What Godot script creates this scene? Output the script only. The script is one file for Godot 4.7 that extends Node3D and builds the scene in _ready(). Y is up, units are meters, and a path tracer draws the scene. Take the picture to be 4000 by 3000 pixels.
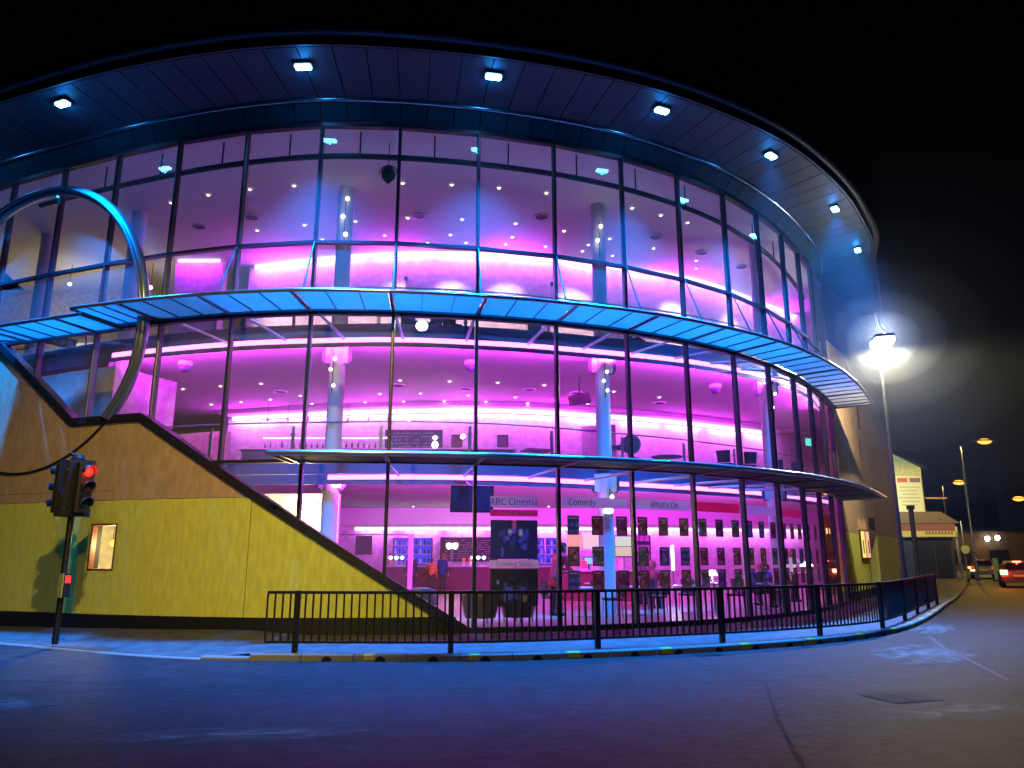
extends Node3D
# A round-fronted glass theatre at night: magenta light lines inside, blue floodlights under the eaves, guard rail and road in front.
# Plan coordinates are metres (x to the right, z towards the viewer), y is up; the pavement lies at y = 0 and the road 0.12 m below it.

const ROAD_Y := -0.12
var M := {}
var rng := RandomNumberGenerator.new()
var taken := {}
# plan points of the glass front, one per mullion, 1.95 m apart; number 4 in the list is mullion 0, from number 18 on it is the concrete end wall
var FACADE := PackedVector2Array([Vector2(-17.95, -21.5), Vector2(-16.05, -20.5), Vector2(-14.15, -19.6), Vector2(-12.25, -18.8), Vector2(-10.4, -18.08), Vector2(-8.5, -17.42), Vector2(-6.6, -16.93), Vector2(-4.67, -16.66), Vector2(-2.76, -16.74), Vector2(-0.83, -17.04), Vector2(1.08, -17.53), Vector2(2.91, -18.23), Vector2(4.61, -19.17), Vector2(6.19, -20.28), Vector2(7.6, -21.62), Vector2(8.88, -23.08), Vector2(10.0, -24.63), Vector2(11.07, -26.28), Vector2(12.08, -27.97), Vector2(13.25, -29.65), Vector2(14.4, -31.25), Vector2(15.55, -32.85), Vector2(16.7, -34.45), Vector2(17.85, -36.05), Vector2(19.0, -37.7), Vector2(19.75, -39.6), Vector2(19.9, -41.7), Vector2(19.2, -43.8), Vector2(17.6, -45.5)])
var EDGE2 := PackedVector2Array([Vector2(-20, -25.6), Vector2(-15.5, -23.1), Vector2(-11.68, -21.29), Vector2(-7.79, -20.1), Vector2(-4.9, -19.72), Vector2(-3.0, -19.66), Vector2(-0.97, -19.95), Vector2(1.23, -20.5), Vector2(5.22, -21.95), Vector2(8.21, -23.9), Vector2(10.5, -26.3), Vector2(12.1, -29.0)])
var EDGE1 := PackedVector2Array([Vector2(-20, -25.6), Vector2(-12, -21.6), Vector2(-8, -20.2), Vector2(-4.84, -19.85), Vector2(-2.97, -19.75), Vector2(-0.93, -20.0), Vector2(1.21, -20.75), Vector2(5.5, -23.1), Vector2(8.7, -25.5), Vector2(10.8, -27.6), Vector2(12.4, -29.5)])
var BACK2 := PackedVector2Array([Vector2(-9.75, -26.3), Vector2(-6.79, -25.45), Vector2(-4.04, -25.0), Vector2(-1.25, -25.03), Vector2(1.58, -25.54), Vector2(6.69, -27.38), Vector2(9.93, -29.78), Vector2(13.2, -32.6)])
var BACK1 := PackedVector2Array([Vector2(-11.6, -30.3), Vector2(-7.39, -29.1), Vector2(-3.5, -28.5), Vector2(-1.2, -28.45), Vector2(1.71, -29.0), Vector2(7.53, -31.4), Vector2(15.2, -36.4)])
var BACK0 := PackedVector2Array([Vector2(-14, -38.8), Vector2(-4, -38.0), Vector2(4, -38.4), Vector2(12, -40.3), Vector2(18.5, -43)])
var KERB := PackedVector2Array([Vector2(-40, -33), Vector2(-24, -23.5), Vector2(-16, -19.0), Vector2(-10.4, -16.1), Vector2(-7.6, -14.65), Vector2(-5.6, -13.85), Vector2(-4, -13.63), Vector2(-2, -13.58), Vector2(0, -13.66), Vector2(2.48, -14.36), Vector2(4.7, -15.3), Vector2(6.9, -16.6), Vector2(8.9, -18.35), Vector2(10.7, -20.6), Vector2(13.0, -24.0), Vector2(15.4, -27.7), Vector2(19.5, -34), Vector2(29, -49.4), Vector2(48, -80), Vector2(70, -115)])
var RAIL := PackedVector2Array([Vector2(-4.32, -13.82), Vector2(-2.6, -13.74), Vector2(-1.01, -13.76), Vector2(0.4, -14.02), Vector2(1.82, -14.5), Vector2(3.2, -15.02), Vector2(4.52, -15.57), Vector2(5.75, -16.2), Vector2(6.92, -16.92), Vector2(7.9, -17.65), Vector2(8.78, -18.5), Vector2(10.4, -20.7), Vector2(11.9, -22.95), Vector2(13.4, -25.15), Vector2(14.85, -27.3)])
const MAGENTA := Color(0.8, 0.03, 1.0)
const ROSE := Color(0.78, 0.17, 0.95)
const VIOLET := Color(0.42, 0.02, 1.0)
const BLUE := Color(0.0, 0.23, 1.0)
const SODIUM := Color(1.0, 0.62, 0.12)

# ---------------------------------------------------------------- names and nodes
func numbered(parent: Node, called: String) -> String:
	var key = str(parent.get_instance_id()) + called
	taken[key] = taken.get(key, -1) + 1
	return called if taken[key] == 0 else "%s_%03d" % [called, taken[key]]

func put(parent: Node, o: Node, called: String) -> void:
	o.name = numbered(parent, called)
	parent.add_child(o, true)

func tag(o: Node, label: String, category: String, group := "") -> void:
	o.set_meta("label", label)
	o.set_meta("category", category)
	if group != "":
		o.set_meta("group", group)

func thing(called: String, label: String, category: String, at := Vector3.ZERO, turn := 0.0, group := "") -> Node3D:
	var o := Node3D.new()
	put(self, o, called)
	o.position = at
	o.rotation.y = turn
	tag(o, label, category, group)
	return o

func again(o: Node3D, label: String, at: Vector3, turn := 0.0) -> Node3D:
	var c: Node3D = o.duplicate()
	var called := String(o.name)
	put(self, c, called)
	c.position = at
	c.rotation.y = turn
	c.set_meta("label", label)
	return c

func folder(called: String, parent: Node) -> Node3D:
	var o := Node3D.new()
	put(parent, o, called)
	return o

func obj(called: String, st, m: Material, parent: Node = self, at := Vector3.ZERO) -> MeshInstance3D:
	var o := MeshInstance3D.new()
	if st is SurfaceTool:
		st.generate_normals()
		o.mesh = st.commit()
	else:
		o.mesh = st
	o.material_override = m
	o.position = at
	put(parent, o, called)
	return o

func structure(called: String, st, m: Material, parent: Node = self) -> MeshInstance3D:
	var o := obj(called, st, m, parent)
	o.set_meta("kind", "structure")
	return o

# ---------------------------------------------------------------- shapes
func mb() -> SurfaceTool:
	var st := SurfaceTool.new()
	st.begin(Mesh.PRIMITIVE_TRIANGLES)
	st.set_smooth_group(-1)
	return st

func face(st: SurfaceTool, a: Vector3, b: Vector3, c: Vector3, d: Vector3) -> void:   # corners anticlockwise as seen from its front
	for p in [a, c, b, a, d, c]:
		st.add_vertex(p)

func box(st: SurfaceTool, c: Vector3, s: Vector3, b := Basis()) -> void:
	var x: Vector3 = b.x * s.x * 0.5
	var y: Vector3 = b.y * s.y * 0.5
	var z: Vector3 = b.z * s.z * 0.5
	for k in [[x, y, z], [y, z, x], [z, x, y]]:
		for sg in [1.0, -1.0]:
			var n: Vector3 = k[0] * sg
			var t: Vector3 = k[1] * sg
			var w: Vector3 = k[2]
			face(st, c + n - t - w, c + n + t - w, c + n + t + w, c + n - t + w)

func cbox(st: SurfaceTool, c: Vector3, s: Vector3, ch: float, b := Basis()) -> void:   # a box with its upright edges chamfered
	var x := s.x * 0.5
	var z := s.z * 0.5
	var poly := PackedVector2Array([Vector2(x - ch, -z), Vector2(x, -z + ch), Vector2(x, z - ch), Vector2(x - ch, z), Vector2(-x + ch, z), Vector2(-x, z - ch), Vector2(-x, -z + ch), Vector2(-x + ch, -z)])
	prism(st, poly, c - b.y * s.y * 0.5, b.x, b.z, b.y * s.y)

func prism(st: SurfaceTool, poly: PackedVector2Array, o: Vector3, ex: Vector3, ey: Vector3, ez: Vector3) -> void:
	var p := poly
	if Geometry2D.is_polygon_clockwise(p):
		p = p.duplicate()
		p.reverse()
	var flip: bool = ex.cross(ey).dot(ez) < 0.0
	var n := p.size()
	for i in n:
		var a: Vector3 = o + ex * p[i].x + ey * p[i].y
		var b: Vector3 = o + ex * p[(i + 1) % n].x + ey * p[(i + 1) % n].y
		if flip:
			face(st, b, a, a + ez, b + ez)
		else:
			face(st, a, b, b + ez, a + ez)
	var t := Geometry2D.triangulate_polygon(p)
	for i in range(0, t.size(), 3):
		for k in 2:
			var order = [t[i], t[i + 1], t[i + 2]]
			var cw: bool = (p[order[1]] - p[order[0]]).cross(p[order[2]] - p[order[0]]) < 0.0
			if cw == ((k == 1) == flip):
				order.reverse()
			for j in order:
				st.add_vertex(o + ex * p[j].x + ey * p[j].y + ez * float(k))

func bar(st: SurfaceTool, a: Vector3, b: Vector3, w: float, d: float, side := Vector3.UP) -> void:   # a square bar from a to b; d is measured along side
	var z := (b - a).normalized()
	var x := side.cross(z).normalized()
	if x.length() < 0.5:
		x = Vector3.RIGHT.cross(z).normalized()
	var y := z.cross(x)
	box(st, (a + b) * 0.5, Vector3(w, d, (b - a).length()), Basis(x, y, z))

func tube(st: SurfaceTool, pts: Array, r, seg := 8, caps := true) -> void:   # r is one radius or one for each point
	st.set_smooth_group(7)
	var rings := []
	var x := Vector3.ZERO
	for i in pts.size():
		var p: Vector3 = pts[i]
		var z: Vector3 = ((pts[mini(i + 1, pts.size() - 1)] as Vector3) - (pts[maxi(i - 1, 0)] as Vector3)).normalized()
		if i == 0:
			x = (Vector3.UP if absf(z.y) < 0.9 else Vector3.RIGHT).cross(z).normalized()
		else:
			x = (x - z * x.dot(z)).normalized()
		var y := z.cross(x)
		var rr: float = r[i] if r is Array else r
		var ring := []
		for k in seg:
			var a := TAU * k / seg
			ring.append(p + x * cos(a) * rr + y * sin(a) * rr)
		rings.append(ring)
	for i in pts.size() - 1:
		for k in seg:
			var q := (k + 1) % seg
			face(st, rings[i][k], rings[i][q], rings[i + 1][q], rings[i + 1][k])
	if caps:
		st.set_smooth_group(-1)
		for e in [0, pts.size() - 1]:
			for k in seg:
				var q := (k + 1) % seg
				for p in ([pts[e], rings[e][k], rings[e][q]] if e == 0 else [pts[e], rings[e][q], rings[e][k]]):
					st.add_vertex(p)
	st.set_smooth_group(-1)

func lathe(st: SurfaceTool, prof: Array, c := Vector3.ZERO, seg := 16) -> void:   # prof: Vector2(radius, height) from the bottom up
	for i in prof.size() - 1:
		st.set_smooth_group(i + 20)
		for k in seg:
			var a := TAU * k / seg
			var b := TAU * (k + 1) / seg
			var p: Vector2 = prof[i]
			var q: Vector2 = prof[i + 1]
			face(st, c + Vector3(p.x * cos(b), p.y, p.x * sin(b)), c + Vector3(p.x * cos(a), p.y, p.x * sin(a)), c + Vector3(q.x * cos(a), q.y, q.x * sin(a)), c + Vector3(q.x * cos(b), q.y, q.x * sin(b)))
	st.set_smooth_group(-1)

func ball(st: SurfaceTool, c: Vector3, r: Vector3, seg := 12) -> void:
	st.set_smooth_group(5)
	for i in seg / 2:
		for k in seg:
			var q := []
			for e in [[i, k + 1], [i, k], [i + 1, k], [i + 1, k + 1]]:
				var u: float = PI * e[0] / (seg / 2) - PI / 2
				var v: float = TAU * e[1] / seg
				q.append(c + Vector3(cos(u) * cos(v) * r.x, sin(u) * r.y, cos(u) * sin(v) * r.z))
			face(st, q[0], q[1], q[2], q[3])
	st.set_smooth_group(-1)

# ---------------------------------------------------------------- curves in plan
func spline(p: PackedVector2Array, t: float) -> Vector2:   # t counts control points
	var i := clampi(int(floor(t)), 0, p.size() - 2)
	var f := t - i
	var a := p[maxi(i - 1, 0)] if i > 0 else p[0] * 2.0 - p[1]
	var d := p[i + 2] if i + 2 < p.size() else p[i + 1] * 2.0 - p[i]
	return p[i].cubic_interpolate(p[i + 1], a, d, f)

func frame(p: PackedVector2Array, t: float) -> Array:   # [place, unit normal towards the viewer's side]
	var tan := (spline(p, t + 0.02) - spline(p, t - 0.02)).normalized()
	return [spline(p, t), Vector2(-tan.y, tan.x)]

func frames(p: PackedVector2Array, a: float, b: float, n: int) -> Array:
	var out := []
	for i in n + 1:
		out.append(frame(p, lerpf(a, b, float(i) / n)))
	return out

func on(p: PackedVector2Array, t: float, off: float, h: float) -> Vector3:
	var f := frame(p, t)
	var q: Vector2 = f[0] + f[1] * off
	return Vector3(q.x, h, q.y)

func fa(u: float, off: float, h: float) -> Vector3:   # a point by mullion number, metres out from the glass, and height
	return on(FACADE, u + 4.0, off, h)

func fn(u: float) -> Vector3:
	var n: Vector2 = frame(FACADE, u + 4.0)[1]
	return Vector3(n.x, 0, n.y)

func near(p: PackedVector2Array, x: float) -> float:   # curve parameter where the curve reaches that x
	var a := 0.0
	var b := float(p.size() - 1)
	for i in 40:
		var c := (a + b) * 0.5
		if spline(p, c).x < x:
			a = c
		else:
			b = c
	return a

func by_length(p: PackedVector2Array, a: float, b: float, step: float) -> Array:   # parameters about step apart along the curve, both ends included
	var ts := [a]
	var ls := [0.0]
	var last := spline(p, a)
	var n := int(ceil((b - a) * 60))
	for i in range(1, n + 1):
		var t := lerpf(a, b, float(i) / n)
		var q := spline(p, t)
		ls.append(ls[-1] + last.distance_to(q))
		ts.append(t)
		last = q
	var count := maxi(1, int(round(ls[-1] / step)))
	var out := []
	var j := 0
	for i in count + 1:
		var want: float = ls[-1] * i / count
		while j < ls.size() - 2 and ls[j + 1] < want:
			j += 1
		out.append(lerpf(ts[j], ts[j + 1], clampf((want - ls[j]) / maxf(ls[j + 1] - ls[j], 1e-6), 0, 1)))
	return out

func sweep(st: SurfaceTool, fr: Array, prof: PackedVector2Array, caps := true) -> void:   # prof: closed, (metres out, height)
	var p := prof
	if Geometry2D.is_polygon_clockwise(p):
		p = p.duplicate()
		p.reverse()
	var n := p.size()
	var pt := func(f: Array, k: int) -> Vector3:
		var q: Vector2 = f[0] + f[1] * p[k % n].x
		return Vector3(q.x, p[k % n].y, q.y)
	for k in n:
		st.set_smooth_group(k + 1)
		for i in fr.size() - 1:
			face(st, pt.call(fr[i], k), pt.call(fr[i + 1], k), pt.call(fr[i + 1], k + 1), pt.call(fr[i], k + 1))
	st.set_smooth_group(-1)
	if caps:
		var t := Geometry2D.triangulate_polygon(p)
		for i in range(0, t.size(), 3):
			for j in [t[i], t[i + 1], t[i + 2]]:
				st.add_vertex(pt.call(fr[0], j))
			for j in [t[i], t[i + 2], t[i + 1]]:
				st.add_vertex(pt.call(fr[-1], j))

func rect(a: float, b: float, h0: float, h1: float) -> PackedVector2Array:
	return PackedVector2Array([Vector2(a, h0), Vector2(b, h0), Vector2(b, h1), Vector2(a, h1)])

func plate(st: SurfaceTool, a: Array, b: Array, h: float, thick: float) -> void:   # a slab between two rows of plan points
	var v := func(p: Vector2, y: float) -> Vector3: return Vector3(p.x, y, p.y)
	for i in a.size() - 1:
		face(st, v.call(a[i], h), v.call(a[i + 1], h), v.call(b[i + 1], h), v.call(b[i], h))
		face(st, v.call(b[i], h - thick), v.call(b[i + 1], h - thick), v.call(a[i + 1], h - thick), v.call(a[i], h - thick))
		face(st, v.call(a[i], h - thick), v.call(a[i + 1], h - thick), v.call(a[i + 1], h), v.call(a[i], h))

func row(p: PackedVector2Array, a: float, b: float, n: int, off := 0.0) -> Array:
	var out := []
	for f in frames(p, a, b, n):
		out.append(f[0] + f[1] * off)
	return out

# ---------------------------------------------------------------- materials and lights
func noise_tex(seed_: int, freq: float, lo: float, hi: float, oct := 4, size := 512, tint_lo := Color.WHITE, tint_hi := Color.WHITE) -> NoiseTexture2D:
	var n := FastNoiseLite.new()
	n.seed = seed_
	n.frequency = freq
	n.fractal_octaves = oct
	var t := NoiseTexture2D.new()
	t.width = size
	t.height = size
	t.seamless = true
	t.noise = n
	var g := Gradient.new()
	g.set_color(0, Color(lo * tint_lo.r, lo * tint_lo.g, lo * tint_lo.b))
	g.set_color(1, Color(hi * tint_hi.r, hi * tint_hi.g, hi * tint_hi.b))
	t.color_ramp = g
	return t

func mat(c: Color, rough := 0.7, metal := 0.0) -> StandardMaterial3D:   # c in linear values
	var m := StandardMaterial3D.new()
	m.albedo_color = c.linear_to_srgb()
	m.roughness = rough
	m.metallic = metal
	return m

func grained(c: Color, rough: float, tex: Texture2D, scale: float, bump: Texture2D = null, depth := 0.0) -> StandardMaterial3D:
	var m := mat(c, rough)
	m.albedo_texture = tex
	m.uv1_triplanar = true
	m.uv1_world_triplanar = true
	m.uv1_scale = Vector3.ONE * scale
	if bump:
		m.heightmap_enabled = true
		m.heightmap_texture = bump
		m.heightmap_scale = depth
	return m

func glow(c: Color, energy: float) -> StandardMaterial3D:
	var m := mat(Color(0.02, 0.02, 0.02), 0.5)
	m.emission_enabled = true
	m.emission = c.linear_to_srgb()
	m.emission_energy_multiplier = energy
	return m

func lamp_setup(l: Light3D, parent: Node, c: Color, e: float) -> void:
	l.light_color = c.linear_to_srgb()
	l.light_energy = e
	l.shadow_enabled = true
	put(parent, l, "lamp_light")

func omni(parent: Node, at: Vector3, c: Color, e: float, size := 0.08, reach := 30.0) -> OmniLight3D:
	var l := OmniLight3D.new()
	lamp_setup(l, parent, c, e)
	l.omni_range = reach
	l.omni_attenuation = 2.0
	l.light_size = size
	l.position = at
	return l

func aim(l: Node3D, at: Vector3, to: Vector3) -> void:
	var d := (to - at).normalized()
	l.transform = Transform3D(Basis.looking_at(d, Vector3.UP if absf(d.y) < 0.98 else Vector3.RIGHT), at)

func spot(parent: Node, at: Vector3, to: Vector3, c: Color, e: float, angle: float, soft := 1.0, size := 0.1, reach := 40.0) -> SpotLight3D:
	var l := SpotLight3D.new()
	lamp_setup(l, parent, c, e)
	l.spot_range = reach
	l.spot_attenuation = 2.0
	l.spot_angle = angle
	l.spot_angle_attenuation = soft
	l.light_size = size
	aim(l, at, to)
	return l

func strip_light(parent: Node, a: Vector3, b: Vector3, dir: Vector3, w: float, c: Color, e: float) -> AreaLight3D:   # a light as long as the line from a to b
	var l := AreaLight3D.new()
	lamp_setup(l, parent, c, e)
	l.area_size = Vector2(a.distance_to(b), w)
	l.area_range = 25.0
	l.area_attenuation = 2.0
	var x := (b - a).normalized()
	var z := -(dir - x * dir.dot(x)).normalized()
	l.transform = Transform3D(Basis(x, z.cross(x), z), (a + b) * 0.5)
	return l

# ---------------------------------------------------------------- the scene
func _ready() -> void:
	rng.seed = 7
	var cam := Camera3D.new()
	cam.name = "camera"
	cam.fov = 54.1
	cam.near = 0.05
	cam.far = 2000.0
	cam.position = Vector3(0, 1.64, 0)
	cam.rotation.x = atan(0.2285)
	add_child(cam)
	cam.current = true
	var env := Environment.new()
	env.background_mode = Environment.BG_SKY
	var sky := Sky.new()
	var ps := ProceduralSkyMaterial.new()
	ps.sky_top_color = Color(0.0012, 0.0014, 0.002).linear_to_srgb()
	ps.sky_horizon_color = Color(0.005, 0.0045, 0.005).linear_to_srgb()
	ps.sky_curve = 0.12
	ps.ground_bottom_color = Color(0.001, 0.001, 0.001).linear_to_srgb()
	ps.ground_horizon_color = Color(0.003, 0.003, 0.003).linear_to_srgb()
	sky.sky_material = ps
	env.sky = sky
	env.background_energy_multiplier = 0.35
	env.tonemap_mode = Environment.TONE_MAPPER_LINEAR
	env.tonemap_exposure = 1.0
	env.volumetric_fog_enabled = true
	env.volumetric_fog_density = 0.0
	env.sdfgi_enabled = true
	env.ssao_enabled = true
	env.ssil_enabled = true
	var we := WorldEnvironment.new()
	we.name = "world_environment"
	we.environment = env
	add_child(we)
	var moon := DirectionalLight3D.new()
	moon.name = "moonlight"
	moon.light_energy = 0.0015
	moon.light_color = Color(0.7, 0.8, 1.0)
	moon.light_angular_distance = 0.5
	moon.shadow_enabled = true
	moon.sky_mode = DirectionalLight3D.SKY_MODE_LIGHT_ONLY
	moon.rotation = Vector3(deg_to_rad(-50), deg_to_rad(200), 0)
	add_child(moon)
	materials()
	site()
	theatre()
	interior()
	street()
	people()

func materials() -> void:
	var grain := noise_tex(3, 0.05, 0.72, 1.0, 5)
	var blot := noise_tex(5, 0.012, 0.6, 1.0, 4)
	var fine := noise_tex(9, 0.12, 0.55, 1.0, 3)
	var bump := noise_tex(11, 0.09, 0.0, 1.0, 4)
	var streak := noise_tex(15, 0.02, 0.78, 1.0, 5)
	M.asphalt = grained(Color(0.051, 0.052, 0.076), 0.7, noise_tex(21, 0.02, 0.3, 1.0, 6, 1024), 0.09, bump, 0.8)
	M.asphalt.detail_enabled = true
	M.asphalt.detail_blend_mode = BaseMaterial3D.BLEND_MODE_MUL
	M.asphalt.detail_albedo = noise_tex(23, 0.25, 0.35, 1.0, 2)
	M.asphalt.metallic_specular = 0.36
	M.ground = mat(Color(0.04, 0.038, 0.035), 0.95)
	M.pavement = grained(Color(0.085, 0.085, 0.088), 0.8, blot, 0.35, bump, 0.3)
	M.kerb = grained(Color(0.24, 0.235, 0.2), 0.85, grain, 1.1)
	M.iron = grained(Color(0.07, 0.068, 0.068), 0.7, fine, 3.0)
	M.iron.metallic_specular = 0.2
	M.yellow_paint = grained(Color(0.75, 0.62, 0.06), 0.6, fine, 1.5)
	M.white_paint = grained(Color(0.14, 0.14, 0.135), 0.7, noise_tex(27, 0.06, 0.2, 1.0, 4), 0.8)
	M.hole = mat(Color(0.004, 0.004, 0.004), 0.9)
	M.dark_metal = mat(Color(0.02, 0.022, 0.028), 0.35, 0.3)
	M.mullion = mat(Color(0.035, 0.038, 0.05), 0.35, 0.35)
	M.frame_dark = mat(Color(0.02, 0.022, 0.035), 0.35, 0.2)
	M.rail = grained(Color(0.012, 0.011, 0.011), 0.45, fine, 4.0)
	M.steel = mat(Color(0.35, 0.37, 0.4), 0.28, 0.85)
	M.ring = mat(Color(0.22, 0.25, 0.29), 0.3, 0.7)
	M.shelf = mat(Color(0.025, 0.03, 0.04), 0.75)
	M.grille = mat(Color(0.015, 0.018, 0.02), 0.6)
	M.grille.backlight_enabled = true
	M.grille.backlight = Color(0.75, 0.75, 0.75)
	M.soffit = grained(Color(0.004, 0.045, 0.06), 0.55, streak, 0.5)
	M.fascia = mat(Color(0.03, 0.035, 0.045), 0.5, 0.3)
	M.glass = StandardMaterial3D.new()
	M.glass.transparency = BaseMaterial3D.TRANSPARENCY_ALPHA
	M.glass.albedo_color = Color(0.9, 0.95, 1.0, 0.05)
	M.glass.roughness = 0.0
	M.glass.metallic_specular = 0.5
	M.render_yellow = grained(Color(0.68, 0.69, 0.11), 0.85, noise_tex(31, 0.012, 0.86, 1.0, 5, 1024), 0.3, bump, 0.25)
	M.render_yellow.uv1_scale = Vector3(0.55, 0.13, 0.55)
	M.render_buff = grained(Color(0.55, 0.37, 0.22), 0.85, noise_tex(33, 0.02, 0.8, 1.0, 5), 0.3, bump, 0.25)
	M.render_buff.uv1_scale = Vector3(0.5, 0.15, 0.5)
	M.shaded_wall_top = mat(Color(0.02, 0.022, 0.028), 0.6)  # shade under the eaves, put into the colour of the wall top
	M.plinth = grained(Color(0.006, 0.006, 0.007), 0.6, fine, 1.0)
	M.white_wall = grained(Color(0.72, 0.7, 0.7), 0.8, streak, 0.3)
	M.cream_wall = grained(Color(0.66, 0.6, 0.45), 0.8, streak, 0.4)
	M.ceiling = mat(Color(0.7, 0.68, 0.68), 0.85)
	M.slab_edge = mat(Color(0.12, 0.08, 0.2), 0.6)
	M.floor = grained(Color(0.42, 0.33, 0.26), 0.35, streak, 0.6)
	M.carpet = grained(Color(0.13, 0.08, 0.1), 0.9, fine, 1.5)
	M.column = mat(Color(0.5, 0.5, 0.56), 0.5)
	M.timber = grained(Color(0.3, 0.1, 0.035), 0.45, noise_tex(37, 0.03, 0.5, 1.0, 4), 1.0)
	M.bar_front = grained(Color(0.16, 0.025, 0.035), 0.4, streak, 1.0)
	M.bar_dark = mat(Color(0.03, 0.025, 0.05), 0.35)
	M.bar_top = mat(Color(0.55, 0.54, 0.55), 0.25)
	M.black = mat(Color(0.012, 0.012, 0.013), 0.5)
	M.board = grained(Color(0.03, 0.028, 0.035), 0.5, fine, 2.0)
	M.leather = mat(Color(0.045, 0.03, 0.045), 0.32)
	M.chair_dark = mat(Color(0.05, 0.03, 0.04), 0.55)
	M.paper = mat(Color(0.75, 0.74, 0.7), 0.8)
	M.white_plastic = mat(Color(0.7, 0.7, 0.7), 0.35)
	M.led = glow(Color(1.0, 0.22, 1.0), 3.6)
	M.cove = glow(Color(1.0, 0.7, 1.0), 2.2)
	M.bulb = glow(Color(1.0, 0.86, 0.6), 5.0)
	M.warm_dim = glow(Color(1.0, 0.8, 0.45), 4.0)
	M.amber = glow(Color(1.0, 0.3, 0.04), 5.0)
	M.blue_lens = glow(Color(0.12, 0.55, 1.0), 60.0)
	M.blue_glow = glow(Color(0.03, 0.06, 1.0), 0.8)
	M.ice = glow(Color(0.55, 0.85, 1.0), 8.0)
	M.red_lamp = glow(Color(1.0, 0.015, 0.01), 3.2)
	M.white_lamp = glow(Color(1.0, 0.98, 0.9), 40.0)
	M.sodium = glow(Color(1.0, 0.42, 0.05), 2.4)

# ---------------------------------------------------------------- ground, road, kerb, guard rail
func pave_h(p: Vector2, inward: float) -> float:
	var left := smoothstep(-4.0, -6.0, p.x)
	var edge := lerpf(0.0, -0.095, smoothstep(-4.2, -5.6, p.x))
	return lerpf(edge, lerpf(0.015, 0.125, left), smoothstep(0.0, 2.6, inward))

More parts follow.
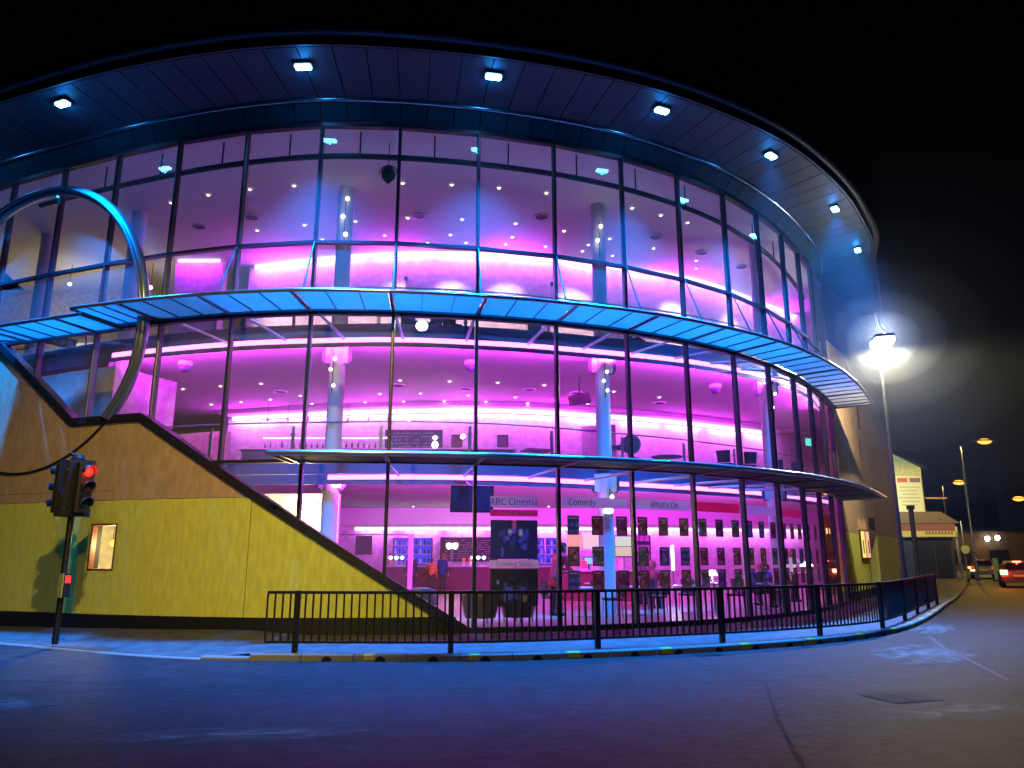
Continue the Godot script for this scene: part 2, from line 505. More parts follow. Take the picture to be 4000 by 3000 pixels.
func site() -> void:
	var st := mb()
	box(st, Vector3(0, -0.5, -200), Vector3(1600, 0.6, 1600))
	structure("ground", st, M.ground)
	st = mb()
	face(st, Vector3(-90, ROAD_Y, 30), Vector3(120, ROAD_Y, 30), Vector3(120, ROAD_Y, -200), Vector3(-90, ROAD_Y, -200))
	structure("road", st, M.asphalt)
	st = mb()
	var n := 150
	var steps := [0.0, 0.3, 0.7, 1.2, 1.8, 2.6, 4.0, 8.0, 16.0]
	st.set_smooth_group(1)
	var grid := []
	for i in n + 1:
		var f := frame(KERB, lerpf(0, KERB.size() - 1, float(i) / n))
		var r := []
		for s in steps:
			var far: float = s + 0.13
			var q: Vector2 = f[0] - f[1] * far
			r.append(Vector3(q.x, pave_h(q, s), q.y))
		grid.append(r)
	for i in n:
		for j in steps.size() - 1:
			face(st, grid[i][j], grid[i + 1][j], grid[i + 1][j + 1], grid[i][j + 1])
	structure("pavement", st, M.pavement)
	# kerb of separate stones, with a lowered stretch to the left for the crossing
	var kerb := Node3D.new()
	put(self, kerb, "kerb")
	kerb.set_meta("kind", "structure")
	var marks := 0
	var ts := by_length(KERB, 2.0, near(KERB, 29.0), 0.91)
	for i in ts.size() - 1:
		var q := spline(KERB, (ts[i] + ts[i + 1]) * 0.5)
		var top := lerpf(0.0, -0.1, smoothstep(-4.2, -5.6, q.x))
		st = mb()
		sweep(st, frames(KERB, ts[i] + 0.004, ts[i + 1] - 0.004, 2), PackedVector2Array([Vector2(0, -0.25), Vector2(0, top - 0.025), Vector2(-0.02, top), Vector2(-0.128, top), Vector2(-0.128, -0.25)]))
		obj("kerbstone", st, M.kerb, kerb)
		if q.x > -4.0 and q.x < 14.0:
			var tm: float = lerpf(ts[i], ts[i + 1], 0.5)
			st = mb()
			var f := frame(KERB, tm)
			var d := Vector3(-(f[1] as Vector2).y, 0, (f[1] as Vector2).x)
			var c: Vector2 = f[0] + f[1] * 0.004
			var arch := PackedVector2Array()
			for k in 9:
				arch.append(Vector2(cos(PI * k / 8) * 0.09, sin(PI * k / 8) * 0.085))
			prism(st, arch, Vector3(c.x, ROAD_Y, c.y), d, Vector3.UP, Vector3(f[1].x, 0, f[1].y) * 0.01)
			obj("drain_hole", st, M.hole, kerb)
			if i % 2 == 0:
				st = mb()
				sweep(st, frames(KERB, tm - 0.14, tm - 0.05, 1), PackedVector2Array([Vector2(0.006, -0.1), Vector2(0.006, -0.02), Vector2(-0.02, 0.005), Vector2(-0.125, 0.005), Vector2(-0.125, -0.1)]))
				obj("yellow_mark", st, M.yellow_paint, kerb)
				marks += 1
	# faded paint on the road
	var paint := func(called: String, pts: Array, w: float, h: float) -> void:
		var s2 := mb()
		for i in pts.size() - 1:
			var a: Vector2 = pts[i]
			var b: Vector2 = pts[i + 1]
			var side: Vector2 = (b - a).orthogonal().normalized() * w * 0.5
			var v := func(p: Vector2) -> Vector3: return Vector3(p.x, ROAD_Y + h, p.y)
			face(s2, v.call(a + side), v.call(a - side), v.call(b - side), v.call(b + side))
		structure(called, s2, M.white_paint)
	paint.call("road_marking", [Vector2(9.35, -17.7), Vector2(8.5, -15.6), Vector2(7.8, -13.4), Vector2(7.2, -11.6)], 0.07, 0.004)
	paint.call("road_marking", [Vector2(-0.6, -4.84), Vector2(0.9, -4.72)], 0.09, 0.004)
	# iron cover in the carriageway
	var lid := thing("manhole_cover", "square iron manhole cover set in the road at the lower right", "manhole cover", Vector3(4.95, ROAD_Y, -10.2), 0.3)
	st = mb()
	box(st, Vector3(0, 0.0, 0), Vector3(0.75, 0.012, 0.62))
	obj("frame", st, M.iron, lid)
	for i in 2:
		st = mb()
		box(st, Vector3(-0.17 + 0.34 * i, 0.002, 0), Vector3(0.32, 0.014, 0.54))
		obj("lid", st, M.iron, lid)
	for e in [[Vector2(-9.0, -11.9), Vector2(-3.0, -10.9), Vector2(3.0, -11.4), Vector2(8.5, -14.0)], [Vector2(1.9, -3.5), Vector2(2.6, -7.5), Vector2(3.6, -11.4)], [Vector2(6.9, -9.2), Vector2(9.6, -8.6)]]:
		var jp := PackedVector2Array(e)
		st = mb()
		for i in 40:
			var a := spline(jp, (jp.size() - 1) * i / 40.0) + Vector2(rng.randf_range(-0.02, 0.02), rng.randf_range(-0.02, 0.02))
			var b := spline(jp, (jp.size() - 1) * (i + 1) / 40.0)
			var s2 := (b - a).orthogonal().normalized() * rng.randf_range(0.012, 0.03)
			face(st, Vector3(a.x + s2.x, ROAD_Y + 0.002, a.y + s2.y), Vector3(a.x - s2.x, ROAD_Y + 0.002, a.y - s2.y), Vector3(b.x - s2.x, ROAD_Y + 0.002, b.y - s2.y), Vector3(b.x + s2.x, ROAD_Y + 0.002, b.y + s2.y))
		structure("road_joint", st, M.hole)
	var gully := thing("gully_grate", "small iron gully grate in the road against the kerb", "drain grate", Vector3(3.55, ROAD_Y, -14.5), 0.35)
	st = mb()
	box(st, Vector3(0, 0.0, 0), Vector3(0.5, 0.01, 0.42))
	obj("pit", st, M.hole, gully)
	for i in 7:
		st = mb()
		box(st, Vector3(-0.21 + i * 0.07, 0.006, 0), Vector3(0.03, 0.012, 0.4))
		obj("bar", st, M.iron, gully)
	# wear and mending in the carriageway, and lamp light painted in at the right
	var worn_and_lit := mat(Color(0.12, 0.12, 0.125), 0.65)
	worn_and_lit.albedo_texture = worn_and_lit_image()
	worn_and_lit.transparency = BaseMaterial3D.TRANSPARENCY_ALPHA
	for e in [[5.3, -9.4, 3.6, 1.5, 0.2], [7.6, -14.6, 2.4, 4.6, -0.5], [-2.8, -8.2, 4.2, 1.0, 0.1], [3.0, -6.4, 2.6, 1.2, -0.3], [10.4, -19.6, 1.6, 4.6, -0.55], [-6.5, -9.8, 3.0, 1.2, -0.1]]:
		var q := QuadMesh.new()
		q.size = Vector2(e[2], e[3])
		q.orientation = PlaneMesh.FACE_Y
		var o := structure("worn_and_lit_patch", q, worn_and_lit)
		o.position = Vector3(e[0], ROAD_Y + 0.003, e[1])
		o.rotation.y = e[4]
	guard_rail()

func worn_and_lit_image() -> ImageTexture:   # pale wear and painted lamp light, thinning out unevenly towards the edge
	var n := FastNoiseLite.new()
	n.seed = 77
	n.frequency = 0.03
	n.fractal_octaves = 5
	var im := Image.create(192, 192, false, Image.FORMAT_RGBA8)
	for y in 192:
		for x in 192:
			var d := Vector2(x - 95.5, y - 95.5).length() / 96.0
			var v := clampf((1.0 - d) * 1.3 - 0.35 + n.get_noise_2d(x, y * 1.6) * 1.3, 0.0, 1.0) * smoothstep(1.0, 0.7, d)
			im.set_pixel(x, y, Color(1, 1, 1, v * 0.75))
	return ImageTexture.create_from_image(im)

func guard_rail() -> void:
	var o := thing("guard_rail", "black steel pedestrian guard rail with upright bars along the kerb", "railing")
	var p := RAIL
	var last := float(p.size() - 1)
	var st := mb()
	sweep(st, frames(p, 0, last, 90), rect(-0.03, 0.03, 0.985, 1.035))
	obj("top_rail", st, M.rail, o)
	st = mb()
	sweep(st, frames(p, 0, last, 90), rect(-0.022, 0.022, 0.155, 0.195))
	obj("bottom_rail", st, M.rail, o)
	var ts := by_length(p, 0, last, 0.137)
	var posts := by_length(p, 0.31, last - 0.02, 2.72)
	var baluster: ArrayMesh = null
	for t in ts:
		var close := false
		for q in posts:
			if absf(q - t) < 0.03:
				close = true
		if close:
			continue
		var f := frame(p, t)
		if baluster == null:
			st = mb()
			box(st, Vector3(0, 0.59, 0), Vector3(0.03, 0.79, 0.022))
			st.generate_normals()
			baluster = st.commit()
		var b := obj("baluster", baluster, M.rail, o, Vector3(f[0].x, 0, f[0].y))
		b.rotation.y = atan2(f[1].x, f[1].y)
	for t in posts:
		var f := frame(p, t)
		st = mb()
		var yaw := Basis(Vector3.UP, atan2(f[1].x, f[1].y))
		cbox(st, Vector3(f[0].x, 0.49, f[0].y), Vector3(0.095, 1.1, 0.095), 0.012, yaw)
		obj("post", st, M.rail, o)

# ---------------------------------------------------------------- the theatre
func sill(u: float) -> float:   # lower edge of the glazing: two slopes and a short level between them
	if u < -0.16:
		return 4.83 - (u + 0.16) * 1.475
	if u < 0.9:
		return 4.83
	return maxf(4.83 - (u - 0.9) * 1.187, 0.12)

func below_sill() -> PackedVector2Array:
	return PackedVector2Array([Vector2(-4, 0.36), Vector2(-4, sill(-4.0)), Vector2(-0.16, 4.83), Vector2(0.9, 4.83), Vector2(4.666, 0.36)])

func above_sill() -> PackedVector2Array:
	return PackedVector2Array([Vector2(-4, 12.0), Vector2(-4, sill(-4.0)), Vector2(-0.16, 4.83), Vector2(0.9, 4.83), Vector2(4.868, 0.12), Vector2(14, 0.12), Vector2(14, 12.0)])

func theatre() -> void:
	var T := thing("theatre_building", "round fronted glass theatre lit magenta inside with blue lights under its eaves", "building")
	front_wall(T)
	glazing(T)
	shelves(T)
	ring(T)
	roof(T)
	end_wall(T)

func wall_panel(T: Node, called: String, area: PackedVector2Array, u0: float, u1: float, h0: float, h1: float, m: Material, hole := PackedVector2Array()) -> Node3D:
	var st := mb()
	var n := maxi(1, int(ceil((u1 - u0) / 0.25)))
	var any := false
	var faces := []
	for i in n:
		var a := lerpf(u0, u1, float(i) / n)
		var b := lerpf(u0, u1, float(i + 1) / n)
		var got := Geometry2D.intersect_polygons(rect(a, b, h0, h1), area)
		if hole.size():
			var cut := []
			for g in got:
				cut.append_array(Geometry2D.clip_polygons(g, hole))
			got.assign(cut)
		for g in got:
			faces.append(g)
	for off in [0.03, -0.12]:
		st.set_smooth_group(1 if off > 0 else 2)
		for g in faces:
			var t := Geometry2D.triangulate_polygon(g)
			for j in range(0, t.size(), 3):
				any = true
				var q := [t[j], t[j + 1], t[j + 2]]
				if ((g[q[1]] - g[q[0]]).cross(g[q[2]] - g[q[0]]) > 0) == (off > 0):
					q.reverse()
				for k in q:
					st.add_vertex(fa(g[k].x, off, g[k].y))
	st.set_smooth_group(-1)
	var outline := []
	var whole := Geometry2D.intersect_polygons(rect(u0, u1, h0, h1), area)
	outline.append_array(whole)
	if hole.size():
		outline.append(hole)
	for g in outline:
		for k in g.size():
			var a: Vector2 = g[k]
			var b: Vector2 = g[(k + 1) % g.size()]
			var m2 := maxi(1, int(ceil(absf(b.x - a.x) / 0.25)))
			for i in m2:
				var c := a.lerp(b, float(i) / m2)
				var d := a.lerp(b, float(i + 1) / m2)
				face(st, fa(c.x, 0.03, c.y), fa(c.x, -0.12, c.y), fa(d.x, -0.12, d.y), fa(d.x, 0.03, d.y))
	return obj(called, st, m, T) if any else null

func front_wall(T: Node) -> void:
	var area := below_sill()
	var hole := rect(0.335, 0.70, 1.30, 2.37)
	var g := 0.006
	for c in [[-4.0, -1.7], [-1.7, 0.28], [0.28, 2.45], [2.45, 4.7]]:
		wall_panel(T, "yellow_wall_panel", area, c[0] + g, c[1] - g, 0.36, 2.895, M.render_yellow, hole if c[0] < 0.5 and c[1] > 0.5 else PackedVector2Array())
	for c in [[-4.0, -1.7, 2.905, 3.12], [-1.7, 0.62, 2.905, 3.12], [-4.0, -1.7, 3.13, 9.0], [-1.7, 0.62, 3.13, 9.0], [0.62, 2.45, 2.905, 9.0], [2.45, 4.0, 2.905, 9.0]]:
		wall_panel(T, "buff_wall_panel", area, c[0] + g, c[1] - g, c[2], c[3], M.render_buff)
	var st := mb()
	sweep(st, frames(FACADE, 0.0, 8.7, 60), rect(-0.14, -0.13, 0.0, 0.36))
	for i in 1:
		sweep(st, frames(FACADE, 0.0, 8.8, 60), rect(-0.1, 0.075, -0.05, 0.35))
	obj("plinth", st, M.plinth, T)
	# backing sheet behind the panel joints
	st = mb()
	var sheet := wall_panel(T, "wall_backing", Geometry2D.offset_polygon(area, -0.02)[0], -3.99, 4.6, 0.36, 9.0, M.hole, hole)
	for v in [0]:
		sheet.position = -fn(0.5) * 0.14
	# small lit window in the yellow wall with a room behind it
	var w := folder("window", T)
	st = mb()
	for e in [[0.335, 1.30, 0.335, 2.37], [0.70, 1.30, 0.70, 2.37], [0.335, 1.33, 0.70, 1.33], [0.335, 2.35, 0.70, 2.35]]:
		bar(st, fa(e[0], -0.04, e[1]), fa(e[2], -0.04, e[3]), 0.05, 0.14, fn(0.5))
	obj("frame", st, M.timber, w)
	st = mb()
	face(st, fa(0.335, -0.06, 1.32), fa(0.70, -0.06, 1.32), fa(0.70, -0.06, 2.36), fa(0.335, -0.06, 2.36))
	obj("pane", st, M.glass, w)
	st = mb()
	var nn := fn(0.5)
	var right := Vector3(nn.z, 0, -nn.x)
	var base := fa(0.5, 0, 0)
	var rb := Basis(right, Vector3.UP, nn)
	box(st, base - nn * 2.2 + Vector3.UP * 1.6, Vector3(3.4, 3.0, 0.1), rb)
	box(st, base - nn * 1.2 + right * 1.7 + Vector3.UP * 1.6, Vector3(0.1, 3.0, 1.9), rb)
	box(st, base - nn * 1.2 - right * 1.7 + Vector3.UP * 1.6, Vector3(0.1, 3.0, 1.9), rb)
	box(st, base - nn * 1.2 + Vector3.UP * 3.1, Vector3(3.4, 0.1, 1.9), rb)
	box(st, base - nn * 1.2 + Vector3.UP * 0.2, Vector3(3.4, 0.1, 1.9), rb)
	obj("room", st, M.cream_wall, w)
	st = mb()
	box(st, base - nn * 2.1 - right * 0.62 + Vector3.UP * 2.1, Vector3(0.9, 0.9, 0.08), rb)
	box(st, base - nn * 1.5 - right * 0.05 + Vector3.UP * 1.35, Vector3(0.6, 0.35, 0.4), rb)
	obj("cupboard", st, M.chair_dark, w)
	for k in 2:  # added glowing balls imitating street lamps mirrored in the pane
		var at := base - nn * (0.6 - 0.1 * k) + right * (-0.32 + 0.27 * k) + Vector3.UP * (1.93 - 0.03 * k)
		var lamp := thing("lamp_reflection", ["larger amber ball imitating a street lamp reflection at the left of the small window", "smaller amber ball imitating a street lamp reflection right of the larger one"][k], "lamp", at, 0, "added lamp reflections in the small window")
		st = mb()
		tube(st, [Vector3(0, 0.05, 0), Vector3(0, 1.1, 0)], 0.008, 6)
		obj("cord", st, M.black, lamp)
		st = mb()
		ball(st, Vector3.ZERO, Vector3.ONE * (0.085 - 0.02 * k))
		obj("bulb", st, M.sodium, lamp)
		omni(lamp, Vector3.ZERO, Color(1, 0.78, 0.35), 2.6, 0.05, 6)

func glazing(T: Node) -> void:
	var area := above_sill()
	var rows := [0.12, 3.7, 7.13, 8.9, 12.0]
	for k in range(-4, 14):
		var a := fa(k, 0, 0)
		var b := fa(k + 1, 0, 0)
		for j in 4:
			for g in Geometry2D.intersect_polygons(rect(k + 0.02, k + 0.98, rows[j] + 0.03, rows[j + 1] - 0.03), area):
				var t := Geometry2D.triangulate_polygon(g)
				var st := mb()
				for i in range(0, t.size(), 3):
					var q := [t[i], t[i + 1], t[i + 2]]
					if (g[q[1]] - g[q[0]]).cross(g[q[2]] - g[q[0]]) > 0:
						q.reverse()
					for p in q:
						st.add_vertex(a.lerp(b, g[p].x - k) + Vector3.UP * g[p].y)
				obj("glass_pane", st, M.glass, T)
		for h in [3.7, 7.13, 8.9, 11.99]:
			var u0 := float(k)
			while u0 < k + 1 and sill(u0) > h:
				u0 += 0.02
			if u0 < k + 0.9:
				var st := mb()
				var w: float = 0.1 if h > 11 else 0.075
				bar(st, a.lerp(b, u0 - k) + Vector3.UP * h, b + Vector3.UP * h, w + 0.05, w)
				obj("transom", st, M.mullion, T)
	for k in range(-4, 15):
		var st := mb()
		var lo := sill(k) if k < 5 else 0.0
		var c := fa(k, -0.03, (lo + 12.02) * 0.5)
		var n := fn(k)
		cbox(st, c, Vector3(0.078, 12.02 - lo, 0.17), 0.02, Basis(Vector3(n.z, 0, -n.x), Vector3.UP, n))
		obj("mullion", st, M.mullion, T)
	var edge := [Vector2(-4, sill(-4.0)), Vector2(-2, sill(-2.0)), Vector2(-0.16, 4.83), Vector2(0.4, 4.83), Vector2(0.9, 4.83), Vector2(2, sill(2.0)), Vector2(3.5, sill(3.5)), Vector2(4.9, 0.09)]
	for i in edge.size() - 1:
		var st := mb()
		var steps := 4
		for j in steps:
			var p: Vector2 = edge[i].lerp(edge[i + 1], float(j) / steps)
			var q: Vector2 = edge[i].lerp(edge[i + 1], float(j + 1) / steps)
			bar(st, fa(p.x, 0.0, p.y), fa(q.x, 0.0, q.y), 0.17, 0.26, fn((p.x + q.x) * 0.5))
		obj("sloping_frame", st, M.frame_dark, T)
	var st2 := mb()
	sweep(st2, frames(FACADE, 8.8, 18.0, 50), rect(-0.15, 0.1, -0.06, 0.13))
	obj("glazing_sill", st2, M.mullion, T)
	# struts from the glass to the upper floor edges
	for k in range(1, 14):
		for e in [[EDGE2, 7.36], [EDGE1, 3.66]]:
			if k < 4 and e[1] < 5:
				continue
			var a2 := fa(k, -0.12, e[1] - 0.04)
			var t := near(e[0], a2.x - fn(k).x * 2.0)
			var b2 := on(e[0], t, 0.02, e[1] + 0.04)
			if a2.distance_to(b2) < 0.5:
				continue
			var st := mb()
			tube(st, [a2, b2], 0.04, 8)
			obj("strut", st, M.column, T)
	for k in range(2, 13):
		var st := mb()
		tube(st, [fa(k, 0.08, 8.86), fa(k, 0.75, 7.26)], 0.022, 6)
		obj("brace", st, M.mullion, T)

func shelves(T: Node) -> void:
	for s in [[0.38, 14.25, 0.1, 1.4, 7.2, true, 1], [-1.2, 0.42, 0.05, 1.2, 7.12, true, 2], [2.9, 14.1, 0.1, 1.5, 3.68, false, 1]]:
		var sh := folder("sun_shelf", T)
		var u: float = s[0]
		var o0: float = s[2]
		var o1: float = s[3]
		var h: float = s[4]
		while u < s[1] - 0.01:
			var v := minf(floorf(u + 1.001), s[1])
			var tip: bool = s[5] and v - u > 0.3
			var st := mb()
			sweep(st, frames(FACADE, u + 4.03, v + 3.97, 3), rect(o0 + 0.05, o1 - 0.05, h - 0.012, h + 0.012))
			obj("shelf_panel", st, M.grille if s[5] else M.shelf, sh)
			if s[5]:
				for f in [0.33, 0.67]:
					if v - u > 0.5:
						st = mb()
						bar(st, fa(lerpf(u, v, f), o0, h - 0.03), fa(lerpf(u, v, f), o1, h - 0.02), 0.016, 0.03)
						obj("rib", st, M.mullion, sh)
			st = mb()
			bar(st, fa(u, o0 - 0.05, h - 0.03), fa(u, o1 + 0.01, h - 0.01), 0.05, 0.06)
			obj("bracket", st, M.mullion, sh)
			st = mb()
			tube(st, [fa(u, o1, h), fa((u + v) / 2, o1, h), fa(v, o1, h)], 0.045 if s[5] else 0.06, 8)
			obj("edge_tube", st, M.steel, sh)
			st = mb()
			bar(st, fa(u, o0, h - 0.01), fa(v, o0, h - 0.01), 0.05, 0.07)
			obj("inner_rail", st, M.mullion, sh)
			u = v
		if s[6] == 2:   # the left end of the short shelf runs out to a skew point
			var sk := mb()
			var q := [fa(-1.2, o0 + 0.05, h), fa(-1.2, o1 - 0.05, h), fa(-1.7, o1 - 0.05, h), fa(-2.2, o1 - 0.05, h), fa(-1.7, (o0 + o1) * 0.5, h)]
			for i in [1, 2, 3]:
				for d in [-0.012, 0.012]:
					for p in [q[0], q[i], q[i + 1]]:
						sk.add_vertex(p + Vector3.UP * d)
			obj("shelf_panel", sk, M.grille, sh)
			sk = mb()
			tube(sk, [fa(-1.2, o1, h), fa(-1.7, o1, h), fa(-2.2, o1, h)], 0.045, 8)
			obj("edge_tube", sk, M.steel, sh)
			sk = mb()
			bar(sk, fa(-1.2, o0, h), fa(-2.2, o1, h), 0.05, 0.07)
			obj("inner_rail", sk, M.mullion, sh)
		var st2 := mb()
		bar(st2, fa(s[1], o0 - 0.05, h - 0.03), fa(s[1], o1 + 0.01, h - 0.01), 0.05, 0.06)
		obj("bracket", st2, M.mullion, sh)

func ring(T: Node) -> void:
	var o := folder("ring_frame", T)
	var cu := -1.02
	var ch := 7.35
	var r := 3.72
	var pt := func(a: float, off: float) -> Vector3: return fa(cu + cos(a) * r / 1.95, off, ch + sin(a) * r)
	var a0 := -0.73
	for k in 3:
		var st := mb()
		var pts := []
		var rr := []
		for i in 61:
			var f := i / 60.0
			var a := lerpf(a0, PI + 0.6, f)
			var off := lerpf(0.1, 0.42, smoothstep(0.0, 0.25, f) * smoothstep(1.0, 0.8, f))
			pts.append(pt.call(a, off + [0.0, 0.13, -0.13][k]))
			rr.append([0.13, 0.05, 0.05][k])
		tube(st, pts, rr, 14 if k == 0 else 8)
		obj(["ring_tube", "ring_rib", "ring_rib"][k], st, M.ring, o)
	var st2 := mb()
	var low := []
	for i in 41:
		var a := lerpf(a0, -2.56, i / 40.0)
		low.append(pt.call(a, 0.06))
	tube(st2, low, 0.032, 8)
	obj("ring_seam", st2, M.hole, o)

func roof(T: Node) -> void:
	var st := mb()
	var eaves := FACADE.duplicate()   # over the end wall the eaves draw in towards the wall
	for i in range(18, FACADE.size()):
		eaves[i] = FACADE[i] - (frame(FACADE, i)[1] as Vector2) * minf(1.75, 0.3 * (i - 17))
	# underside boards, three to a bay, with open joints
	for i in range(-4 * 3, 24 * 3):
		var a := i / 3.0 + 4.0
		if a + 0.34 > 28.0:
			break
		st = mb()
		sweep(st, frames(eaves, a + 0.006, a + 1.0 / 3.0 - 0.006, 1), PackedVector2Array([Vector2(0.42, 12.47), Vector2(2.12, 12.6), Vector2(2.12, 12.66), Vector2(0.42, 12.53)]))
		obj("soffit_panel", st, M.soffit, T)
		st = mb()
		sweep(st, frames(eaves, a + 0.006, a + 1.0 / 3.0 - 0.006, 1), PackedVector2Array([Vector2(0.07, 12.06), Vector2(0.36, 12.42), Vector2(0.33, 12.46), Vector2(0.04, 12.1)]))
		obj("inner_soffit_panel", st, M.soffit, T)
	st = mb()
	sweep(st, frames(eaves, 0, 28, 140), PackedVector2Array([Vector2(-0.1, 12.67), Vector2(2.12, 12.67), Vector2(2.14, 12.6), Vector2(2.2, 12.6), Vector2(2.2, 12.78), Vector2(-0.1, 12.78)]))
	obj("roof_slab", st, M.fascia, T)
	st = mb()
	var tp := []
	for f in frames(eaves, 0, 28, 140):
		var q: Vector2 = f[0] + f[1] * 0.4
		tp.append(Vector3(q.x, 12.44, q.y))
	tube(st, tp, 0.055, 10)
	obj("eaves_tube", st, mat(Color(0.3, 0.33, 0.36), 0.24, 0.9), T)
	st = mb()
	tp = []
	for f in frames(eaves, 0, 28, 140):
		var q: Vector2 = f[0] + f[1] * 2.3
		tp.append(Vector3(q.x, 12.9, q.y))
	tube(st, tp, 0.13, 10)
	obj("rim_gutter", st, M.fascia, T)
	st = mb()
	plate(st, row(eaves, 0, 28, 80, 2.2), row(PackedVector2Array([Vector2(-26, -46), Vector2(-4, -46.5), Vector2(15, -46.5)]), 0, 2, 80), 13.0, 0.2)
	obj("roof", st, M.fascia, T)
	# floodlights in the eaves
	var names := ["leftmost blue floodlight under the eaves, above the big steel ring", "second blue floodlight from the left under the eaves", "third blue floodlight from the left under the eaves", "fourth blue floodlight from the left under the eaves", "fifth blue floodlight from the left under the eaves, where the roof turns", "sixth blue floodlight from the left under the eaves", "last blue floodlight at the far right end of the eaves", "blue floodlight under the eaves beyond the left end of the front", "blue floodlight under the eaves above the concrete end wall"]
	var i2 := 0
	for p in [Vector2(-11.08, -16.54), Vector2(-4.76, -15.1), Vector2(-0.43, -15.46), Vector2(3.75, -16.83), Vector2(7.22, -19.02), Vector2(10.38, -22.31), Vector2(12.6, -25.64), Vector2(-15.2, -18.3)]:
		var t := near(FACADE, p.x)
		for it in 6:
			var fr := frame(FACADE, t)
			t += (p - (fr[0] as Vector2)).dot(Vector2(fr[1].y, -fr[1].x)) / 1.95
		var n: Vector2 = frame(FACADE, t)[1]
		var lamp := thing("eaves_floodlight", names[i2], "floodlight", Vector3(p.x, 12.53, p.y), atan2(n.x, n.y), "blue floodlights under the eaves")
		st = mb()
		cbox(st, Vector3(0, 0.03, 0), Vector3(0.44, 0.1, 0.26), 0.03)
		obj("housing", st, M.dark_metal, lamp)
		st = mb()
		cbox(st, Vector3(0, -0.035, 0), Vector3(0.36, 0.03, 0.18), 0.03)
		obj("lens", st, M.blue_lens, lamp)
		var sl := spot(lamp, Vector3(0, -0.07, 0), Vector3(0, -5, -0.25), BLUE, 110.0 if i2 == 6 else 720.0, 40.0, 1.0, 0.12)
		omni(lamp, Vector3(0, -0.1, 0.0), BLUE, 0.8, 0.05, 12)
		i2 += 1

func end_wall(T: Node) -> void:
	var g := 0.005
	for k in 8:
		for e in [[0.0, 0.35, M.plinth], [0.355, 2.5, M.render_yellow], [2.51, 6.6, M.render_buff], [6.61, 9.8, M.render_buff], [9.81, 12.42, M.shaded_wall_top]]:  # top row darkened to imitate its unlit state
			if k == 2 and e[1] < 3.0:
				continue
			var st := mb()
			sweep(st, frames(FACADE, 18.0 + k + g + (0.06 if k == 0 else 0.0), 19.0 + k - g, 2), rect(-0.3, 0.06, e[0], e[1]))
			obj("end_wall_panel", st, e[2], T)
	var st := mb()
	sweep(st, frames(FACADE, 20.0, 21.0, 2), rect(-0.5, -0.4, 0.0, 2.5))
	obj("door_recess", st, M.hole, T)
	st = mb()
	sweep(st, frames(FACADE, 20.1, 20.9, 1), rect(-0.4, -0.34, 0.0, 2.35))
	obj("door", st, M.black, T)
	for w in [[16.2, 4.75, 6.35], [15.75, 8.6, 9.6], [16.35, 6.9, 7.95]]:
		st = mb()
		sweep(st, frames(FACADE, w[0] + 3.94, w[0] + 4.06, 1), rect(0.05, 0.075, w[1], w[2]))
		obj("slit_window", st, M.black, T)
	st = mb()
	sweep(st, frames(FACADE, 20.35, 20.9, 1), rect(0.05, 0.09, 2.75, 3.2))
	obj("vent", st, M.black, T)
	for i in 2:
		var c := thing("poster_case", ["lit yellow poster case on the concrete end wall", "lit pink poster case beside the dark door of the end wall"][i], "poster case", fa(15.42 + i * 0.42, 0.06, 2.08), atan2(fn(15.5).x, fn(15.5).z))
		st = mb()
		box(st, Vector3(0, 0, 0.03), Vector3(0.72, 1.12, 0.06))
		obj("frame", st, M.black, c)
		st = mb()
		box(st, Vector3(0, 0, 0.065), Vector3(0.62, 1.02, 0.015))
		obj("lit_poster", st, glow([Color(0.95, 0.75, 0.16), Color(0.9, 0.42, 0.26)][i], 1.1), c)
		st = mb()
		box(st, Vector3(-0.06 + 0.12 * i, -0.1, 0.078), Vector3(0.16, 0.5, 0.008))
		obj("printed_figure", st, mat(Color(0.12, 0.05, 0.03)), c)
		spot(c, Vector3(0, 1.3, 0.4), Vector3(0, -0.6, 0.0), Color(1, 0.7, 0.25), 0.7, 50, 1.0, 0.04, 6)

# ---------------------------------------------------------------- inside the theatre
func lit_line(T: Node, p: PackedVector2Array, t0: float, t1: float, prof: PackedVector2Array, m: Material, off: float, h: float, tilt: Vector2, e: float, called := "led_strip", hue := MAGENTA, step := 2.3) -> void:
	var ts := by_length(p, t0, t1, step)
	for i in ts.size() - 1:
		var st := mb()
		sweep(st, frames(p, ts[i] + 0.002, ts[i + 1] - 0.002, 4), prof)
		obj(called, st, m, T)
		var f := frame(p, (ts[i] + ts[i + 1]) * 0.5)
		var n := Vector3(f[1].x, 0, f[1].y)
		strip_light(T, on(p, ts[i] + 0.03, off, h), on(p, ts[i + 1] - 0.03, off, h), n * tilt.x + Vector3.UP * tilt.y, 0.05, hue, e)

